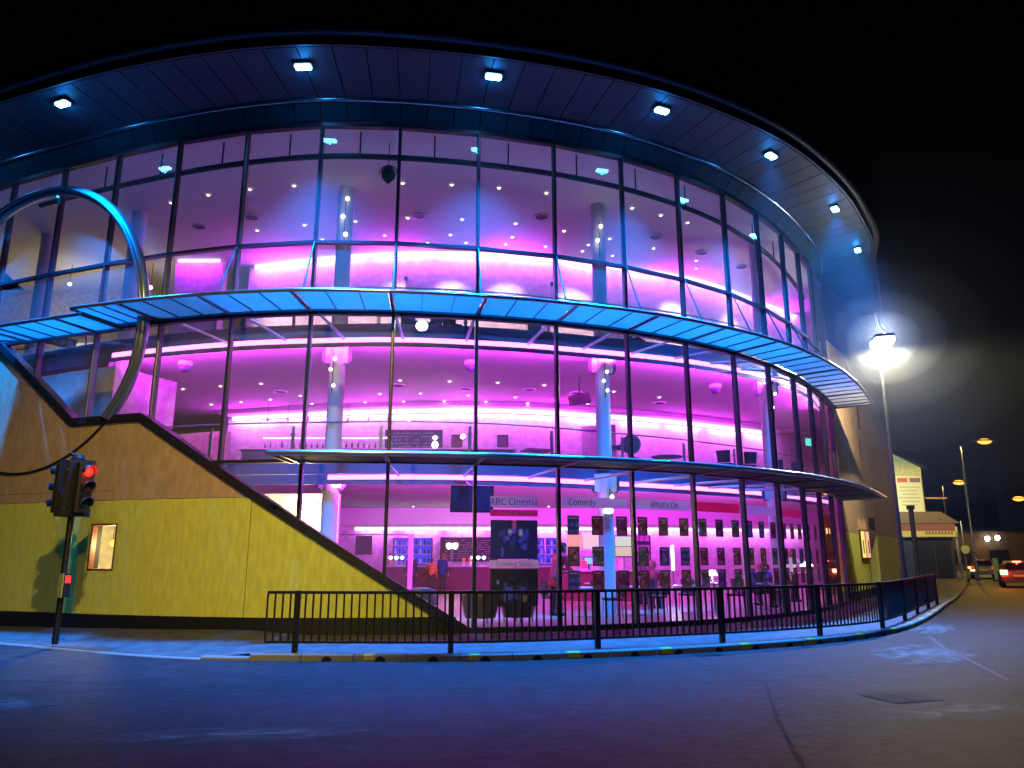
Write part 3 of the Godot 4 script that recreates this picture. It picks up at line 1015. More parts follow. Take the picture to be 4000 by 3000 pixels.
func interior() -> void:
	var T: Node3D = get_node("theatre_building")
	var far := PackedVector2Array([Vector2(-24, -45), Vector2(0, -46), Vector2(23, -47)])
	# floors and ceilings
	var st := mb()
	plate(st, row(FACADE, 0, 18, 50, -0.1), row(far, 0, 2, 50), 0.1, 0.3)
	obj("ground_floor", st, M.floor, T)
	for s in [[EDGE1, 3.9, 4.05, "first_floor_slab", 3.63], [EDGE2, 7.33, 7.8, "second_floor_slab", 7.33]]:
		var e: PackedVector2Array = s[0]
		st = mb()
		plate(st, row(e, 0, e.size() - 1, 70, -0.02), row(far, 0, 2, 70), s[2], s[2] - s[1])
		obj(s[3], st, M.ceiling, T)
		st = mb()
		plate(st, row(e, 0, e.size() - 1, 70, -0.08), row(far, 0, 2, 70), s[2] + 0.012, 0.008)
		obj("carpet", st, M.carpet, T)
		st = mb()
		sweep(st, frames(e, 0, e.size() - 1, 70), rect(-0.018, 0.02, s[4] + 0.11, s[2] + 0.02))
		obj("slab_edge", st, M.slab_edge, T)
		st = mb()
		sweep(st, frames(e, 0, e.size() - 1, 70), rect(-0.015, 0.03, s[4] - 0.16, s[4] + 0.1))
		obj("edge_trim", st, M.slab_edge, T)
	st = mb()
	plate(st, row(FACADE, 0, 18, 60, -0.12), row(far, 0, 2, 60), 12.35, 0.2)
	obj("top_ceiling", st, M.ceiling, T)
	# back walls, one to a storey, and the walls that close the sides
	st = mb()
	sweep(st, frames(BACK2, 0, BACK2.size() - 1, 50), rect(-0.25, 0, 7.8, 12.16))
	obj("back_wall", st, M.white_wall, T)
	st = mb()
	sweep(st, frames(BACK1, 0, BACK1.size() - 1, 50), rect(-0.25, 0, 4.05, 7.33))
	obj("back_wall", st, M.white_wall, T)
	st = mb()
	sweep(st, frames(BACK0, 0, BACK0.size() - 1, 50), rect(-0.25, 0, 0.1, 3.9))
	obj("back_wall", st, M.white_wall, T)
	st = mb()
	sweep(st, frames(BACK0, 0, BACK0.size() - 1, 50), rect(0.7, 1.5, 3.12, 3.89))
	obj("bulkhead", st, M.ceiling, T)
	st = mb()
	sweep(st, frames(BACK1, 0, BACK1.size() - 1, 50), rect(0.005, 0.6, 7.17, 7.32))
	obj("bulkhead", st, M.ceiling, T)
	st = mb()
	box(st, Vector3(-11.35, 9.98, -25.9), Vector3(1.7, 4.34, 0.5))
	obj("wall_pier", st, M.white_wall, T)
	st = mb()
	box(st, Vector3(-15.9, 9.98, -29.0), Vector3(10.0, 4.34, 0.2))
	box(st, Vector3(-21.2, 6.2, -33), Vector3(0.3, 12.2, 24))
	obj("side_wall", st, M.cream_wall, T)
	st = mb()
	box(st, Vector3(13.4, 9.9, -31.9), Vector3(2.2, 4.4, 0.3))
	obj("side_wall", st, M.white_wall, T)
	# lower white bulkhead at the left end of the first floor, over the stair
	st = mb()
	sweep(st, frames(EDGE2, 0.0, 2.02, 20), rect(-2.4, -0.06, 5.55, 7.06))
	obj("bulkhead", st, M.white_wall, T)
	st = mb()
	sweep(st, frames(EDGE1, 0.0, 1.4, 12), rect(-3.2, -2.9, 4.05, 5.5))
	obj("stair_wall", st, M.cream_wall, T)
	# cream wall of the stair hall behind the sloping frame, with two wall lamps
	st = mb()
	box(st, Vector3(-8.8, 1.8, -23.4), Vector3(7.0, 3.4, 0.2))
	box(st, Vector3(-12.2, 1.8, -21.5), Vector3(0.2, 3.4, 4.0))
	obj("stair_wall", st, M.cream_wall, T)
	var k := 0
	for p in [Vector3(-6.15, 3.12, -23.15), Vector3(-6.6, 2.45, -23.15)]:
		var w := thing("wall_lamp", ["upper warm wall lamp on the cream stair hall wall", "lower warm wall lamp beside the sloping frame of the stair hall"][k], "wall lamp", p, 0, "warm wall lamps in the stair hall")
		st = mb()
		box(st, Vector3(0, 0, -0.1), Vector3(0.2, 0.12, 0.1))
		obj("bracket", st, M.steel, w)
		st = mb()
		ball(st, Vector3(0, 0, 0.02), Vector3(0.26 - 0.08 * k, 0.13, 0.1))
		obj("lamp_shade", st, glow(Color(1.0, 0.85, 0.5), 4.0), w)
		omni(w, Vector3(0, 0, 0.3), Color(1, 0.75, 0.3), 5.0, 0.1, 10)
		k += 1
	# magenta light lines: two along the floor edges facing the glass, two hidden behind their trims, three along the back walls
	var n2 := float(EDGE2.size() - 1)
	var n1 := float(EDGE1.size() - 1)
	lit_line(T, EDGE2, 2.0, n2, rect(-0.01, 0.05, 7.29, 7.42), M.led, 0.1, 7.35, Vector2(1, -0.25), 1.1, "led_strip", VIOLET)
	lit_line(T, EDGE1, 3.0, n1, rect(-0.01, 0.05, 3.59, 3.71), M.led, 0.1, 3.65, Vector2(1, -0.25), 1.6, "led_strip", VIOLET)
	lit_line(T, EDGE2, 2.0, n2, rect(-0.06, -0.02, 7.19, 7.23), M.led, -0.09, 7.2, Vector2(-1, 0.5), 15.0)
	lit_line(T, EDGE1, 3.0, n1, rect(-0.06, -0.02, 3.49, 3.53), M.led, -0.09, 3.5, Vector2(-1, 0.5), 40.0)
	lit_line(T, BACK2, 0.08, 7.0, rect(0.005, 0.06, 11.97, 12.14), M.cove, 0.22, 12.02, Vector2(-0.5, -1), 9.0, "cove_light", Color(0.66, 0.1, 0.9))
	lit_line(T, BACK1, 0.05, 5.6, rect(0.005, 0.06, 7.0, 7.16), M.cove, 0.22, 7.1, Vector2(-0.35, -1), 11.0, "cove_light", ROSE)
	lit_line(T, BACK0, 0.6, 3.6, rect(0.005, 0.06, 2.88, 3.02), M.cove, 0.25, 2.95, Vector2(-0.35, -1), 4.5, "cove_light", ROSE)
	# soft magenta light on the ceilings from the tops of the back walls
	for e in [[BACK2, 0.5, 6.5, 11.7, Color(0.6, 0.02, 1.0), 9.0], [BACK1, 0.4, 5.0, 6.75, MAGENTA, 10.0], [BACK0, 0.7, 3.4, 2.75, MAGENTA, 3.0]]:
		for i in 5:
			var t := lerpf(e[1], e[2], i / 4.0)
			var a := on(e[0], t - 0.3, 0.12, e[3])
			var b := on(e[0], t + 0.3, 0.12, e[3])
			var f := frame(e[0], t)
			strip_light(T, a, b, Vector3(f[1].x, 0.7, f[1].y), 0.06, e[4], e[5])
	var pier := PackedVector2Array([Vector2(-12.15, -25.63), Vector2(-11.35, -25.63), Vector2(-10.55, -25.63)])
	lit_line(T, pier, 0.05, 1.95, rect(0.005, 0.05, 12.03, 12.12), M.cove, 0.25, 12.02, Vector2(-0.6, -1), 7.0, "cove_light", VIOLET)  # added strip that brightens the pier with violet
	# columns
	for c in [Vector2(-4.85, -20.25), Vector2(2.63, -21.35), Vector2(8.42, -24.4), Vector2(-11.73, -21.9), Vector2(-15.6, -23.6)]:
		var col := folder("column", T)
		for h in [[0.1, 3.9], [4.05, 7.33], [7.8, 12.15]]:
			st = mb()
			lathe(st, [Vector2(0.22, h[0]), Vector2(0.22, h[1])], Vector3(c.x, 0, c.y), 24)
			obj("shaft", st, M.column, col)
			if h[1] < 10:
				st = mb()
				box(st, Vector3(c.x, h[1] - 0.26, c.y), Vector3(0.62, 0.5, 0.3))
				obj("capital", st, M.column, col)
				for s in [-1, 1]:
					st = mb()
					prism(st, PackedVector2Array([Vector2(0.312 * s, 0), Vector2(0.4 * s, 0), Vector2(0.4 * s, -0.36), Vector2(0.3 * s, -0.46), Vector2(0.24 * s, -0.42), Vector2(0.312 * s, -0.4)]), Vector3(c.x, h[1] - 0.1, c.y + 0.05), Vector3.RIGHT, Vector3.UP, Vector3(0, 0, 0.04))
					obj("fin", st, M.slab_edge, col)
	# curved lighting rail under the top ceiling, just inside the glass
	var rail := thing("lighting_rail", "dark curved lighting rail hung along the top of the glass", "lighting rail")
	st = mb()
	var pts := []
	for f in frames(FACADE, 2.2, 17.8, 76):
		var q: Vector2 = f[0] - f[1] * 0.55
		pts.append(Vector3(q.x, 11.46, q.y))
	tube(st, pts, 0.075, 10)
	obj("tube", st, M.dark_metal, rail)
	for i in range(3, 16):
		st = mb()
		tube(st, [on(FACADE, i + 0.45, -0.55, 11.4), on(FACADE, i + 0.45, -0.55, 12.15)], 0.022, 6)
		obj("hanger", st, M.dark_metal, rail)
	var spk := thing("hanging_speaker", "dark round loudspeaker hung in a hoop under the top ceiling", "loudspeaker", Vector3(-3.2, 11.25, -17.75))
	st = mb()
	lathe(st, [Vector2(0.02, -0.26), Vector2(0.17, -0.1), Vector2(0.19, 0.05), Vector2(0.12, 0.2), Vector2(0.02, 0.22)])
	obj("case", st, M.black, spk)
	st = mb()
	var hoop := []
	for i in 17:
		hoop.append(Vector3(cos(PI * i / 16) * 0.23, sin(PI * i / 16) * 0.26, 0))
	tube(st, hoop, 0.014, 6)
	tube(st, [Vector3(0, 0.26, 0), Vector3(0, 0.92, 0)], 0.012, 6)
	obj("hoop", st, M.black, spk)
	downlights()
	balustrades()
	fittings()
	first_floor()
	ground_floor()

func ordinal(i: int) -> String:
	return ["first", "second", "third", "fourth", "fifth", "sixth", "seventh", "eighth", "ninth", "tenth", "eleventh", "twelfth", "thirteenth", "fourteenth", "fifteenth", "sixteenth", "seventeenth", "eighteenth", "nineteenth", "twentieth", "twenty-first", "twenty-second", "twenty-third", "twenty-fourth"][i]

func downlights() -> void:
	var rows := [
		["front row of the top floor ceiling", 12.13, [Vector2(-9.06, -20.61), Vector2(-7.7, -20.26), Vector2(-6.34, -20.03), Vector2(-3.16, -19.89), Vector2(-1.75, -19.98), Vector2(-0.38, -20.17), Vector2(1.02, -20.49), Vector2(3.72, -21.49), Vector2(4.7, -21.98), Vector2(5.67, -22.52)]],
		["middle row of the top floor ceiling", 12.13, [Vector2(-10.39, -21.12), Vector2(-8.43, -23.12), Vector2(-6.75, -22.7), Vector2(-5.04, -22.42), Vector2(-3.32, -22.18), Vector2(-1.6, -22.28), Vector2(0.11, -22.59), Vector2(1.72, -23.16), Vector2(3.32, -23.79), Vector2(4.95, -24.6)]],
		["back row of the top floor ceiling", 12.13, [Vector2(-4.18, -24.2), Vector2(-2.9, -24.12), Vector2(-1.58, -24.12), Vector2(-0.22, -24.25), Vector2(1.16, -24.45), Vector2(2.49, -24.85), Vector2(3.6, -25.25), Vector2(6.9, -26.5)]],
		["front row of the first floor ceiling", 7.31, [Vector2(-11.47, -25.59), Vector2(-9.99, -25.14), Vector2(-8.48, -24.77), Vector2(-6.89, -24.48), Vector2(-3.71, -24.27), Vector2(-2.08, -24.41), Vector2(-0.48, -24.63), Vector2(1.1, -24.99), Vector2(3.6, -26.0), Vector2(5.4, -27.0)]],
		["middle row of the first floor ceiling", 7.31, [Vector2(-13.35, -28.9), Vector2(-11.55, -28.32), Vector2(-10.24, -27.86), Vector2(-9.0, -27.41), Vector2(-7.69, -26.72), Vector2(-4.74, -26.39), Vector2(-3.28, -26.31), Vector2(-1.59, -26.64), Vector2(0.12, -26.98), Vector2(2.89, -28.2)]],
		["back row of the first floor ceiling", 7.31, [Vector2(-7.65, -28.2), Vector2(-5.56, -27.9), Vector2(-4.08, -27.75), Vector2(-2.55, -27.7), Vector2(-0.98, -27.75), Vector2(0.6, -28.05)]],
		["ceiling over the ground floor bar", 3.88, [Vector2(-4.6, -35.4), Vector2(-2.8, -35.2), Vector2(-1.2, -35.2), Vector2(0.4, -35.3), Vector2(1.7, -35.4), Vector2(3.0, -35.6), Vector2(5.2, -36), Vector2(7.0, -36.4)]],
	]
	var st := mb()
	lathe(st, [Vector2(0.1, 0.0), Vector2(0.1, -0.015), Vector2(0.06, -0.02)], Vector3.ZERO, 14)
	st.generate_normals()
	var trim := st.commit()
	st = mb()
	ball(st, Vector3(0, -0.012, 0), Vector3(0.048, 0.03, 0.048), 10)
	st.generate_normals()
	var lens := st.commit()
	for r in rows:
		var i := 0
		for p in r[2]:
			var d := thing("downlight", "%s warm downlight from the left in the %s" % [ordinal(i), r[0]], "downlight", Vector3(p.x, r[1] + 0.01, p.y), 0, "small warm downlights in the ceilings")
			obj("trim_ring", trim, M.white_plastic, d)
			obj("lens", lens, M.bulb, d)
			var low: bool = r[1] < 5
			spot(d, Vector3(0, -0.06, 0), Vector3(0, -3, 0.01), Color(1, 0.55, 0.4), 0.9 if low else (0.06 if r[1] > 10 else 0.1), 55, 1.0, 0.05, 9)
			i += 1
	for i in 8:
		var t := lerpf(0.5, 5.6, i / 7.0)
		var w := thing("wall_washer", "%s small wall washer from the left above the pink top floor wall" % ordinal(i), "wall washer", on(BACK2, t, 1.5, 12.14), 0, "small wall washers above the top floor wall")
		obj("trim_ring", trim, M.white_plastic, w)
		obj("lens", lens, M.bulb, w)
		var to := on(BACK2, t, 0.0, 9.4) - w.position
		spot(w, Vector3(0, -0.07, 0), to, Color(1, 0.66, 0.68), 30.0, 30, 1.0, 0.05, 9)
	# dark round ceiling speakers
	var k := 0
	for p in [Vector3(-8.26, 12.14, -22.11), Vector3(-10.23, 12.14, -22.8), Vector3(-2.95, 12.14, -22.01), Vector3(0.94, 12.14, -22.08), Vector3(4.84, 12.14, -23.6), Vector3(6.74, 12.14, -25.0), Vector3(8.54, 12.14, -26.3), Vector3(-8.2, 7.32, -26.0), Vector3(-6.0, 7.32, -25.6), Vector3(-3.9, 7.32, -25.0), Vector3(-1.6, 7.32, -25.5), Vector3(0.6, 7.32, -25.7), Vector3(2.3, 7.32, -26.2), Vector3(5.6, 7.32, -28.0)]:
		var top: bool = p.y > 10
		var s := thing("ceiling_speaker", "%s round ceiling speaker from the left on the %s ceiling" % [ordinal(k if top else k - 7), "top floor" if top else "first floor"], "ceiling speaker", p, 0, "round speakers let into the ceilings")
		st = mb()
		lathe(st, [Vector2(0.24, 0.01), Vector2(0.24, -0.03), Vector2(0.2, -0.035)], Vector3.ZERO, 18)
		obj("rim", st, M.white_plastic, s)
		st = mb()
		lathe(st, [Vector2(0.2, -0.02), Vector2(0.0, -0.01)], Vector3.ZERO, 18)
		obj("grille", st, M.slab_edge, s)
		k += 1

func balustrades() -> void:
	for e in [[EDGE2, 7.8, 0.6, 11.0, "top floor"], [EDGE1, 4.05, 0.6, 10.0, "first floor"]]:
		var o := thing("balustrade", "glass balustrade with thin handrail along the edge of the %s" % e[4], "balustrade")
		var p: PackedVector2Array = e[0]
		var st := mb()
		var pts := []
		for f in frames(p, e[2], e[3], 60):
			var q: Vector2 = f[0] - f[1] * 0.12
			pts.append(Vector3(q.x, e[1] + 1.1, q.y))
		tube(st, pts, 0.025, 8)
		obj("handrail", st, M.steel, o)
		if e[1] > 5:
			for h in [0.35, 0.6]:
				st = mb()
				var low := []
				for q in pts:
					low.append(q + Vector3.DOWN * (1.1 - h))
				tube(st, low, 0.012, 6)
				obj("rail", st, M.dark_metal, o)
		var ts := by_length(p, e[2], e[3], 2.4)
		for i in ts.size():
			st = mb()
			var f := frame(p, ts[i])
			var base := on(p, ts[i], -0.12, e[1])
			box(st, base + Vector3.UP * 0.5, Vector3(0.09, 1.0, 0.02), Basis(Vector3.UP, atan2(f[1].x, f[1].y)))
			box(st, base + Vector3.UP * 0.78, Vector3(0.14, 0.05, 0.05), Basis(Vector3.UP, atan2(f[1].x, f[1].y)))
			obj("post", st, M.steel, o)
			if i < ts.size() - 1:
				st = mb()
				face(st, on(p, ts[i] + 0.03, -0.12, e[1] + 0.1), on(p, ts[i + 1] - 0.03, -0.12, e[1] + 0.1), on(p, ts[i + 1] - 0.03, -0.12, e[1] + 0.98), on(p, ts[i] + 0.03, -0.12, e[1] + 0.98))
				obj("glass_panel", st, M.glass, o)

func track(label: String, at: Vector3, drop: float, bulbs: Array, big := 0.05) -> void:
	var o := thing("spotlight_track", label, "spotlight track", at, 0, "upright spotlight tracks on the columns")
	var st := mb()
	tube(st, [Vector3.ZERO, Vector3(0, -drop, 0)], 0.015, 6)
	obj("rail", st, M.dark_metal, o)
	for i in bulbs.size():
		var side := 0.05 if i % 2 == 0 else -0.05
		st = mb()
		ball(st, Vector3(side, -bulbs[i], 0.06), Vector3.ONE * big, 10)
		obj("bulb", st, M.bulb, o)
		omni(o, Vector3(side, -bulbs[i], 0.06), Color(1, 0.8, 0.45), 0.04, 0.04, 8)

func fittings() -> void:
	track("spotlight track with three bulbs on the left column of the top floor", Vector3(-4.78, 11.75, -19.95), 1.5, [0.1, 0.65, 1.2], 0.065)
	track("spotlight track with two bulbs on the right column of the top floor", Vector3(2.62, 11.5, -21.05), 1.2, [0.2, 0.65], 0.06)
	track("spotlight track with three bulbs on the left column of the first floor", Vector3(-4.9, 7.1, -19.97), 1.1, [0.2, 0.5, 0.95])
	track("spotlight track with three bulbs on the middle column of the first floor", Vector3(2.68, 7.05, -21.05), 1.0, [0.25, 0.52, 0.8])
	track("spotlight track with two bulbs on the right column of the first floor", Vector3(8.55, 6.95, -24.1), 1.0, [0.15, 0.6])
	track("spotlight track with one bulb above the uplit ground floor column", Vector3(2.72, 3.45, -21.05), 0.4, [0.22], 0.06)
	var up := thing("column_uplight", "dazzling white uplight fixed to the ground floor column", "uplight", Vector3(2.66, 2.85, -21.03))
	var st := mb()
	box(st, Vector3(0, -0.12, 0), Vector3(0.24, 0.1, 0.12))
	obj("bracket", st, M.steel, up)
	st = mb()
	ball(st, Vector3(0, 0.0, 0.03), Vector3(0.14, 0.09, 0.1))
	obj("lamp", st, glow(Color(1, 0.93, 0.75), 7.0), up)
	omni(up, Vector3(0, 0.0, 0.03), Color(1, 0.9, 0.7), 0.6, 0.08, 10)
	# white flood at the edge of the second floor
	var fl := thing("spotlight", "dazzling white spotlight on the floor edge in the middle of the front", "spotlight", Vector3(-2.42, 7.66, -19.3))
	st = mb()
	cbox(st, Vector3(0, 0.0, -0.12), Vector3(0.3, 0.24, 0.16), 0.04)
	tube(st, [Vector3(0, 0, -0.1), Vector3(0, -0.05, -0.35)], 0.03, 8)
	obj("housing", st, M.dark_metal, fl)
	st = mb()
	ball(st, Vector3(0, 0, -0.03), Vector3(0.16, 0.14, 0.06))
	obj("lens", st, glow(Color(0.95, 1.0, 1.0), 12.0), fl)
	spot(fl, Vector3(0, 0, 0.06), Vector3(0.2, -4.0, 3.0), Color(0.95, 1, 1), 1.0, 60, 1.0, 0.1, 20)
	var k := 0
	for p in [Vector3(-9.6, 7.1, -21.4), Vector3(-1.2, 7.1, -21.35), Vector3(6.7, 7.05, -24.2)]:
		var d := thing("dome_camera", ["white dome camera under the first floor ceiling beside the ring", "white dome camera under the first floor ceiling in the middle", "white dome camera under the first floor ceiling on the right"][k], "dome camera", p, 0, "dome cameras on the ceiling")
		st = mb()
		lathe(st, [Vector2(0.2, 0.1), Vector2(0.2, 0.0), Vector2(0.19, -0.02)], Vector3.ZERO, 18)
		obj("base", st, M.white_plastic, d)
		st = mb()
		ball(st, Vector3(0, -0.02, 0), Vector3(0.18, 0.2, 0.18), 14)
		obj("dome", st, M.slab_edge, d)
		k += 1
	k = 0
	for p in [Vector3(-3.69, 11.1, -24.9), Vector3(1.42, 11.1, -25.4)]:
		var c := thing("wall_camera", ["left small camera on the pink wall of the top floor", "right small camera on the pink wall of the top floor"][k], "camera", p)
		st = mb()
		box(st, Vector3(0, -0.05, 0.16), Vector3(0.1, 0.1, 0.24))
		obj("body", st, M.black, c)
		st = mb()
		tube(st, [Vector3(0, -0.3, -0.05), Vector3(0, -0.1, 0.1)], 0.03, 6)
		obj("arm", st, M.white_plastic, c)
		k += 1
	var ex := thing("exit_sign", "small green exit sign at the right end of the first floor", "exit sign", Vector3(12.1, 6.15, -30.4), 0.4)
	st = mb()
	box(st, Vector3.ZERO, Vector3(0.5, 0.36, 0.06))
	obj("case", st, M.black, ex)
	st = mb()
	box(st, Vector3(0, 0, 0.035), Vector3(0.44, 0.3, 0.012))
	obj("lit_panel", st, glow(Color(0.1, 0.75, 0.6), 1.6), ex)
	var sp := thing("wall_speaker", "dark loudspeaker hung above the first floor door", "loudspeaker", Vector3(2.1, 6.38, -22.9), 0.4)
	st = mb()
	box(st, Vector3.ZERO, Vector3(0.62, 0.3, 0.3), Basis(Vector3.FORWARD, -0.2))
	obj("case", st, M.black, sp)
	st = mb()
	tube(st, [Vector3(0, 0.1, 0), Vector3(0, 0.82, 0)], 0.02, 6)
	obj("bracket", st, M.black, sp)

func chair(called: String, label: String, at: Vector3, turn: float, group: String) -> Node3D:
	var o := thing(called, label, "chair", at, turn, group)
	var st := mb()
	cbox(st, Vector3(0, 0.45, 0), Vector3(0.46, 0.06, 0.44), 0.04)
	obj("seat", st, M.chair_dark, o)
	st = mb()
	st.set_smooth_group(1)
	for i in 8:
		var a := lerpf(-0.5, 0.5, i / 8.0)
		var b := lerpf(-0.5, 0.5, (i + 1) / 8.0)
		var v := func(q: float, h: float, r: float) -> Vector3: return Vector3(sin(q) * 0.46 * r, h, -0.22 - (cos(q) - 0.88) * 0.4 - (h - 0.5) * 0.15)
		face(st, v.call(a, 0.5, 0.9), v.call(b, 0.5, 0.9), v.call(b, 0.88, 1.0), v.call(a, 0.88, 1.0))
		face(st, v.call(b, 0.5, 0.9) + Vector3(0, 0, -0.03), v.call(a, 0.5, 0.9) + Vector3(0, 0, -0.03), v.call(a, 0.88, 1.0) + Vector3(0, 0, -0.03), v.call(b, 0.88, 1.0) + Vector3(0, 0, -0.03))
	st.set_smooth_group(-1)
	obj("backrest", st, M.chair_dark, o)
	for x in [-0.19, 0.19]:
		for z in [-0.18, 0.18]:
			st = mb()
			tube(st, [Vector3(x, 0.43, z), Vector3(x * 1.15, 0, z * 1.15)], 0.014, 6)
			obj("leg", st, M.steel, o)
	return o

func table(label: String, at: Vector3, r: float, h: float, group: String, top: Material) -> Node3D:
	var o := thing("table", label, "table", at, 0, group)
	var st := mb()
	lathe(st, [Vector2(0.001, h - 0.035), Vector2(r - 0.02, h - 0.035), Vector2(r, h - 0.02), Vector2(r - 0.005, h), Vector2(0.001, h)], Vector3.ZERO, 24)
	obj("table_top", st, top, o)
	st = mb()
	tube(st, [Vector3(0, 0.03, 0), Vector3(0, h - 0.03, 0)], 0.035, 10)
	obj("stem", st, M.steel, o)
	st = mb()
	lathe(st, [Vector2(r * 0.6, 0), Vector2(r * 0.58, 0.02), Vector2(0.04, 0.04)], Vector3.ZERO, 20)
	obj("base", st, M.steel, o)
	return o

func armchair(label: String, at: Vector3, turn: float) -> Node3D:
	var o := thing("tub_armchair", label, "armchair", at, turn, "dark tub armchairs by the ground floor window")
	var st := mb()
	lathe(st, [Vector2(0.001, 0.24), Vector2(0.3, 0.24), Vector2(0.34, 0.3), Vector2(0.34, 0.4), Vector2(0.28, 0.45), Vector2(0.001, 0.46)], Vector3.ZERO, 22)
	obj("seat", st, M.leather, o)
	st = mb()
	st.set_smooth_group(3)
	var rings := []
	for i in 25:
		var a := lerpf(-PI * 0.12, PI * 1.12, i / 24.0)
		var hh := 0.6 + 0.2 * maxf(0.0, sin(a))
		var r := []
		for q in [Vector2(0.36, 0.12), Vector2(0.43, 0.4), Vector2(0.46, hh - 0.05), Vector2(0.42, hh), Vector2(0.37, hh - 0.05), Vector2(0.34, 0.4)]:
			r.append(Vector3(cos(a) * q.x, q.y, -sin(a) * q.x))
		rings.append(r)
	for i in 24:
		for j in 5:
			face(st, rings[i][j], rings[i + 1][j], rings[i + 1][j + 1], rings[i][j + 1])
	for e in [0, 24]:
		for j in range(1, 5):
			for q in [rings[e][0], rings[e][j], rings[e][j + 1]]:
				st.add_vertex(q)
	st.set_smooth_group(-1)
	obj("shell", st, M.leather, o)
	for x in [-0.24, 0.24]:
		for z in [-0.24, 0.24]:
			st = mb()
			tube(st, [Vector3(x, 0.26, z), Vector3(x, 0, z)], 0.02, 6)
			obj("foot", st, M.steel, o)
	return o

func bottle(parent: Node, at: Vector3, h: float, m: Material) -> void:
	var st := mb()
	lathe(st, [Vector2(0.001, 0), Vector2(0.04, 0), Vector2(0.04, h * 0.62), Vector2(0.015, h * 0.78), Vector2(0.015, h), Vector2(0.001, h)], Vector3.ZERO, 8)
	obj("bottle", st, m, parent, at)

func panel(called: String, label: String, cat: String, at: Vector3, size: Vector3, m: Material, turn := 0.0, group := "") -> Node3D:   # a framed panel on a wall
	var o := thing(called, label, cat, at, turn, group)
	var st := mb()
	box(st, Vector3(0, 0, 0), size)
	obj("board", st, m, o)
	st = mb()
	var f := 0.03
	for s in [-1, 1]:
		box(st, Vector3(s * (size.x * 0.5 + f * 0.5), 0, 0.01), Vector3(f, size.y + 2 * f, size.z + 0.02))
		box(st, Vector3(0, s * (size.y * 0.5 + f * 0.5), 0.01), Vector3(size.x, f, size.z + 0.02))
	obj("frame", st, M.black, o)
	return o

func chalk(o: Node3D, size: Vector2, z: float, rows: int) -> void:   # price lines on a menu board: short unreadable strokes
	var st := mb()
	for i in rows:
		var y := lerpf(size.y * 0.4, -size.y * 0.4, i / float(rows - 1))
		var x := -size.x * 0.45
		while x < size.x * 0.42:
			var w := rng.randf_range(0.05, 0.16)
			if rng.randf() < 0.75:
				box(st, Vector3(x + w / 2, y, z), Vector3(w, 0.022, 0.004))
			x += w + 0.04
	var l := obj("lettering", st, mat(Color(0.35, 0.33, 0.36)), o)
	l.set_meta("kind", "stuff")

